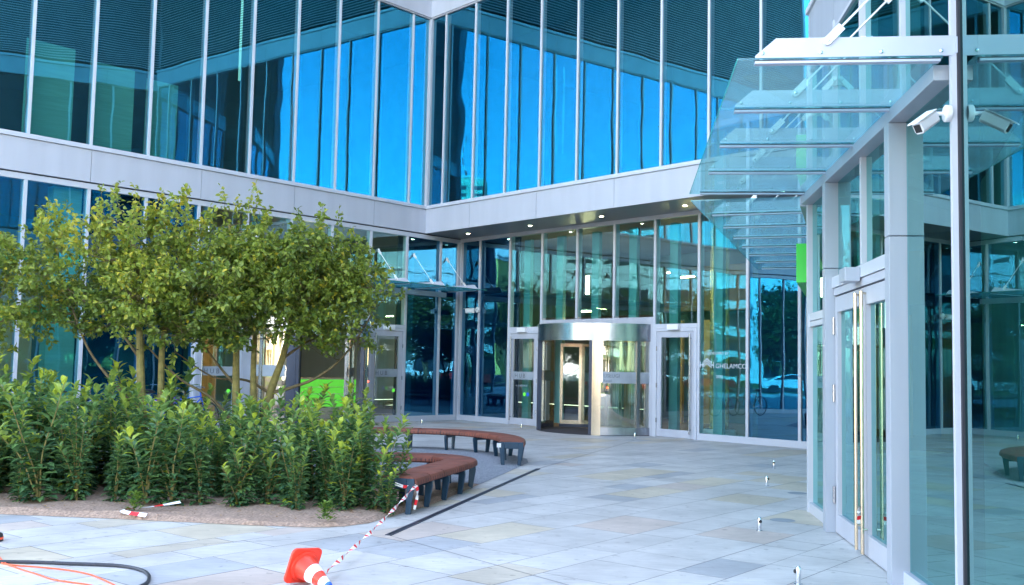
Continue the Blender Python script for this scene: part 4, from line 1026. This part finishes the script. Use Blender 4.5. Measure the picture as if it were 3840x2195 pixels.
# dry stalks leaf litter and weeds
def weed(x, y, s_, label):
    rr = random.Random(int(x*100)); q = MB()
    for i in range(110):
        a_ = rr.random()*6.28; h_ = rr.random()*s_; rad_ = s_*.45*(1-.4*h_/s_)*rr.random()
        leaf(q, Vector((x+rad_*math.cos(a_), y+rad_*math.sin(a_), .05+h_)), Vector((math.cos(a_), math.sin(a_), .7)), Vector((0, 0, 1)), .05, .03, rr.random())
    o = q.build('weed', 'weed', loc=(x, y, 0)); tag(o, label, 'weed', 'weeds on the soil edge')
weed(-3.91, 10.62, .19, 'leafy green weed tuft beside the loose tape scrap'); weed(-1.84, 10.24, .18, 'small green weed tuft at the front corner of the soil')
q = MB(); rr = random.Random(5)
for i in range(620):
    x = rr.uniform(-6.5, -1.3); y = rr.uniform(10.2, 12.5)
    if not inpoly(x, y-.08, BED+[(-11, 14)]): continue
    a_ = rr.random()*6.28
    leaf(q, Vector((x, y, .07)), Vector((math.cos(a_), math.sin(a_), rr.uniform(-.1, .3))), Vector((0, 0, 1)), .045*rr.uniform(.5, 1.2), .022, rr.random(), .1, .1)
M['litter'] = leafmat('leaf_litter', (.10, .05, .02), (.20, .10, .04), (.35, .20, .03), .7, .1)
tag(q.build('leaf_litter', 'litter'), 'scattered dry brown leaves on the soil under the hedge', 'leaf litter', kind='stuff')
for x, y, c_ in ((1.95, 15.3, 'litter'), (-.06, 12.3, 'litter')):
    pass

def bike(F, a, b, tilt, fm, label):
    r = empty('bicycle', F.p(a, b, 0), label, 'bicycle', 'bicycles parked against the left wing')
    P = lambda u_, z: F.p(a+u_, b+tilt*z, z)
    for du, nm in ((-.52, 0), (.52, 1)):
        q = MB(); n = 28
        pts = [P(du+.34*math.cos(6.2832*i/n), .35+.34*math.sin(6.2832*i/n)) for i in range(n+1)]
        wh = q.tube(pts, .016, 6, cap=False).build('wheel', 'black', r, smooth=True)
        q = MB()
        for i in range(12): q.tube([P(du, .35), P(du+.33*math.cos(.5236*i), .35+.33*math.sin(.5236*i))], .0015, 3, cap=False)
        q.build('spokes', 'steel', wh)
    q = MB()
    for p0, p1 in (((-.12, .28), (.38, .78)), ((-.12, .28), (-.26, .80)), ((-.24, .74), (.36, .82)), ((-.12, .28), (-.52, .35)), ((-.25, .72), (-.52, .35)), ((.34, .92), (.52, .35))): q.tube([P(*p0), P(*p1)], .016, 8)
    q.build('frame', fm, r, smooth=True)
    MB().tube([P(-.26, .8), P(-.28, .93)], .013, 8).build('seat_post', 'steel', r)
    MB().tube([P(-.42, .94), P(-.28, .96), P(-.14, .94)], [.06, .05, .018], 8).build('saddle', 'black', r, smooth=True)
    MB().tube([P(.34, .90)+F.n*0, P(.34, 1.0)], .013, 8).build('stem', 'steel', r)
    MB().tube([P(.28, 1.02)-F.n*.28, P(.36, 1.03)-F.n*.12, P(.36, 1.03)+F.n*.12, P(.28, 1.02)+F.n*.28], .012, 8).build('handlebar', 'steel', r, smooth=True)
bike(FL, -9.6, .9, .05, 'blue', 'blue framed bicycle glimpsed above the hedge at the left wing')
M['violet'] = mat('violet_paint', (.16, .05, .42), .3)
bike(FL, -10.5, 1.5, -.05, 'violet', 'violet framed bicycle glimpsed above the hedge')
bike(FL, -12.3, 1.2, .05, 'steel', 'silver framed bicycle farthest left behind the hedge')

# ------------------------------------------------------------ surroundings, seen in the glass
def bgmesh(seed):
    rr = random.Random(seed); q = MB()
    bl = [(Vector((rr.uniform(-1.9, 1.9), rr.uniform(-1.9, 1.9), rr.uniform(3.6, 8.4))), rr.uniform(1.3, 2.3)) for _ in range(11)]
    for i in range(3000):
        c, r_ = rr.choice(bl); d = rv(rr); p = c+d*r_*rr.random()**.45
        leaf(q, p, rv(rr), (d+Vector((0, 0, .8))).normalized(), rr.uniform(.22, .42), .24, min(1, max(0, .45+.5*noise.noise(p*.6)+rr.gauss(0, .12))))
    me = bpy.data.meshes.new('crown'); me.from_pydata(q.v, [], q.f); me.materials.append(M['bgleaf'])
    at = me.attributes.new('tone', 'FLOAT', 'FACE'); at.data.foreach_set('value', q.tone)
    t = MB().tube([(0, 0, -.1), (.1, 0, 2), (0, .1, 4.5), (.1, .1, 7)], [.24, .19, .14, .05], 8)
    for _ in range(6):
        a_ = rr.random()*6.28; t.tube([(0, 0, 2.8+rr.random()), (math.cos(a_)*.9, math.sin(a_)*.9, 4.4), (math.cos(a_)*1.7, math.sin(a_)*1.7, 6)], [.09, .06, .02], 6)
    mt = bpy.data.meshes.new('trunk'); mt.from_pydata(t.v, [], t.f); mt.materials.append(M['bark'])
    return me, mt
BM = [bgmesh(i) for i in (3, 4, 5)]
k = 0
for x, y, s_ in ((-13, -18, .95), (-7, -24, 1.1), (-1.5, -17, .8), (4, -25, 1.05), (9, -18, .9), (15, -26, 1.2), (-21, -22, 1.0), (-27, -12, 1.0), (-30, -2, .9), (-33, 8, 1.1), (22, -17, 1), (-15, -40, 1.3), (1, -44, 1.3), (12, -46, 1.4), (-30, -40, 1.3), (28, -42, 1.4), (-25, 18, .8), (6.5, -38, 1.2), (-6, -46, 1.25)):
    me, mt = BM[k % 3]
    if y < -10: y -= 24; x *= 1.3
    r = empty('street_tree', (x, y, -.02), 'leafy street tree of the row behind the viewer, seen in the glass', 'tree', 'street trees reflected in the glass'); r.scale = (s_,)*3; r.rotation_euler = (0, 0, k*1.7); k += 1
    for nm, e_ in (('crown', me), ('trunk', mt)):
        o = bpy.data.objects.new(nm, e_); col.objects.link(o); o.parent = r
def block(name, x, y, wx, wy, h, m_, label, fl=3.2, band='window_dark', mast=False):
    r = empty(name, (x, y, 0), label, 'building'); F = Fr((x, y, 0), 90, -1)
    bx('wall', m_, r, F, -wx/2, wx/2, -wy/2, wy/2, 0, h)
    bx('roof', 'white_render', r, F, -wx/2-.2, wx/2+.2, -wy/2-.2, wy/2+.2, h, h+.6)
    n = int(h/fl)
    for i in range(n):
        for j in range(max(1, int(wx/7))):
            a0 = -wx/2+1.2+j*7; bx('window', band, r, F, a0, min(a0+4.4, wx/2-1), wy/2, wy/2+.06, i*fl+1.0, i*fl+2.5)
            if i and name == 'apartment_block': bx('balcony', 'white_render', r, F, a0-.4, min(a0+4.8, wx/2-.6), wy/2, wy/2+1.2, i*fl-.1, i*fl+.9)
    if mast:
        q = MB()
        for i in range(8): q.tube([(x+2, y, h+i*2), (x+2, y, h+2+i*2)], .35, 6, mi=i % 2)
        q.build('mast', ['white', 'red'], r)
    return r
block('tower_block', 76, -292, 17, 14, 69, 'beige_tower', 'beige tower block with red and white mast reflected in the upper glass', mast=True)
block('office_tower', 20, -260, 30, 20, 52, 'white_render', 'pale grey office tower seen only as a reflection', fl=3.6)
block('apartment_block', -14, -78, 46, 12, 14, 'white_render', 'white balcony apartment block seen only as a reflection')
block('apartment_block', 38, -84, 36, 12, 17, 'yellow_render', 'yellow balcony apartment block seen only as a reflection')
block('apartment_block', -70, -60, 30, 14, 20, 'beige_tower', 'beige balcony apartment block seen only as a reflection')
block('office_tower', -62, -230, 24, 20, 46, 'beige_tower', 'beige office tower seen only as a reflection', fl=3.6)
M['car_white'] = mat('car_white', (.75, .76, .78), .2, 0, .02, coat=1); M['car_red'] = mat('car_red', (.5, .03, .03), .2, 0, .02, coat=1); M['car_grey'] = mat('car_grey', (.25, .27, .30), .2, .5, .02, coat=1)
def car(x, y, m_, label):
    r = empty('parked_car', (x, y, -.02), label, 'car', 'cars parked along the road behind the viewer'); F = Fr((x, y, -.02), 90, -1)
    side = [(-2.15, .30), (-2.18, .70), (-2.0, .92), (-1.15, .98), (-.55, 1.42), (.85, 1.45), (1.55, 1.02), (2.12, .95), (2.18, .6), (2.15, .30)]
    MB().prism([F.p(a_, -.85, z) for a_, z in side], F.n*1.7).build('body', m_, r, bevel=.06)
    MB().prism([F.p(a_, -.858, z) for a_, z in [(-1.0, 1.0), (-.5, 1.36), (.8, 1.38), (1.35, 1.03)]], F.n*1.716).build('side_window', 'window_dark', r)
    for a_ in (-1.35, 1.35):
        for b_ in (-.88, .70): MB().tube([F.p(a_, b_, .32), F.p(a_, b_+.18, .32)], .32, 18).build('wheel', 'black', r, smooth=True)
for i, (x, m_, l) in enumerate(((-16, 'car_white', 'white parked car farthest left, mirrored in the panes'), (-9.5, 'car_red', 'red parked car mirrored in the panes'), (-3, 'car_grey', 'grey parked car left of centre, mirrored in the panes'), (3.5, 'car_white', 'white parked car near the middle, mirrored in the panes'), (10, 'car_grey', 'grey parked car at right, mirrored in the panes'))):
    car(x, -21.5, m_, l)
print('objects', len(bpy.data.objects), 'polys', sum(len(o.data.polygons) for o in bpy.data.objects if o.type == 'MESH'))
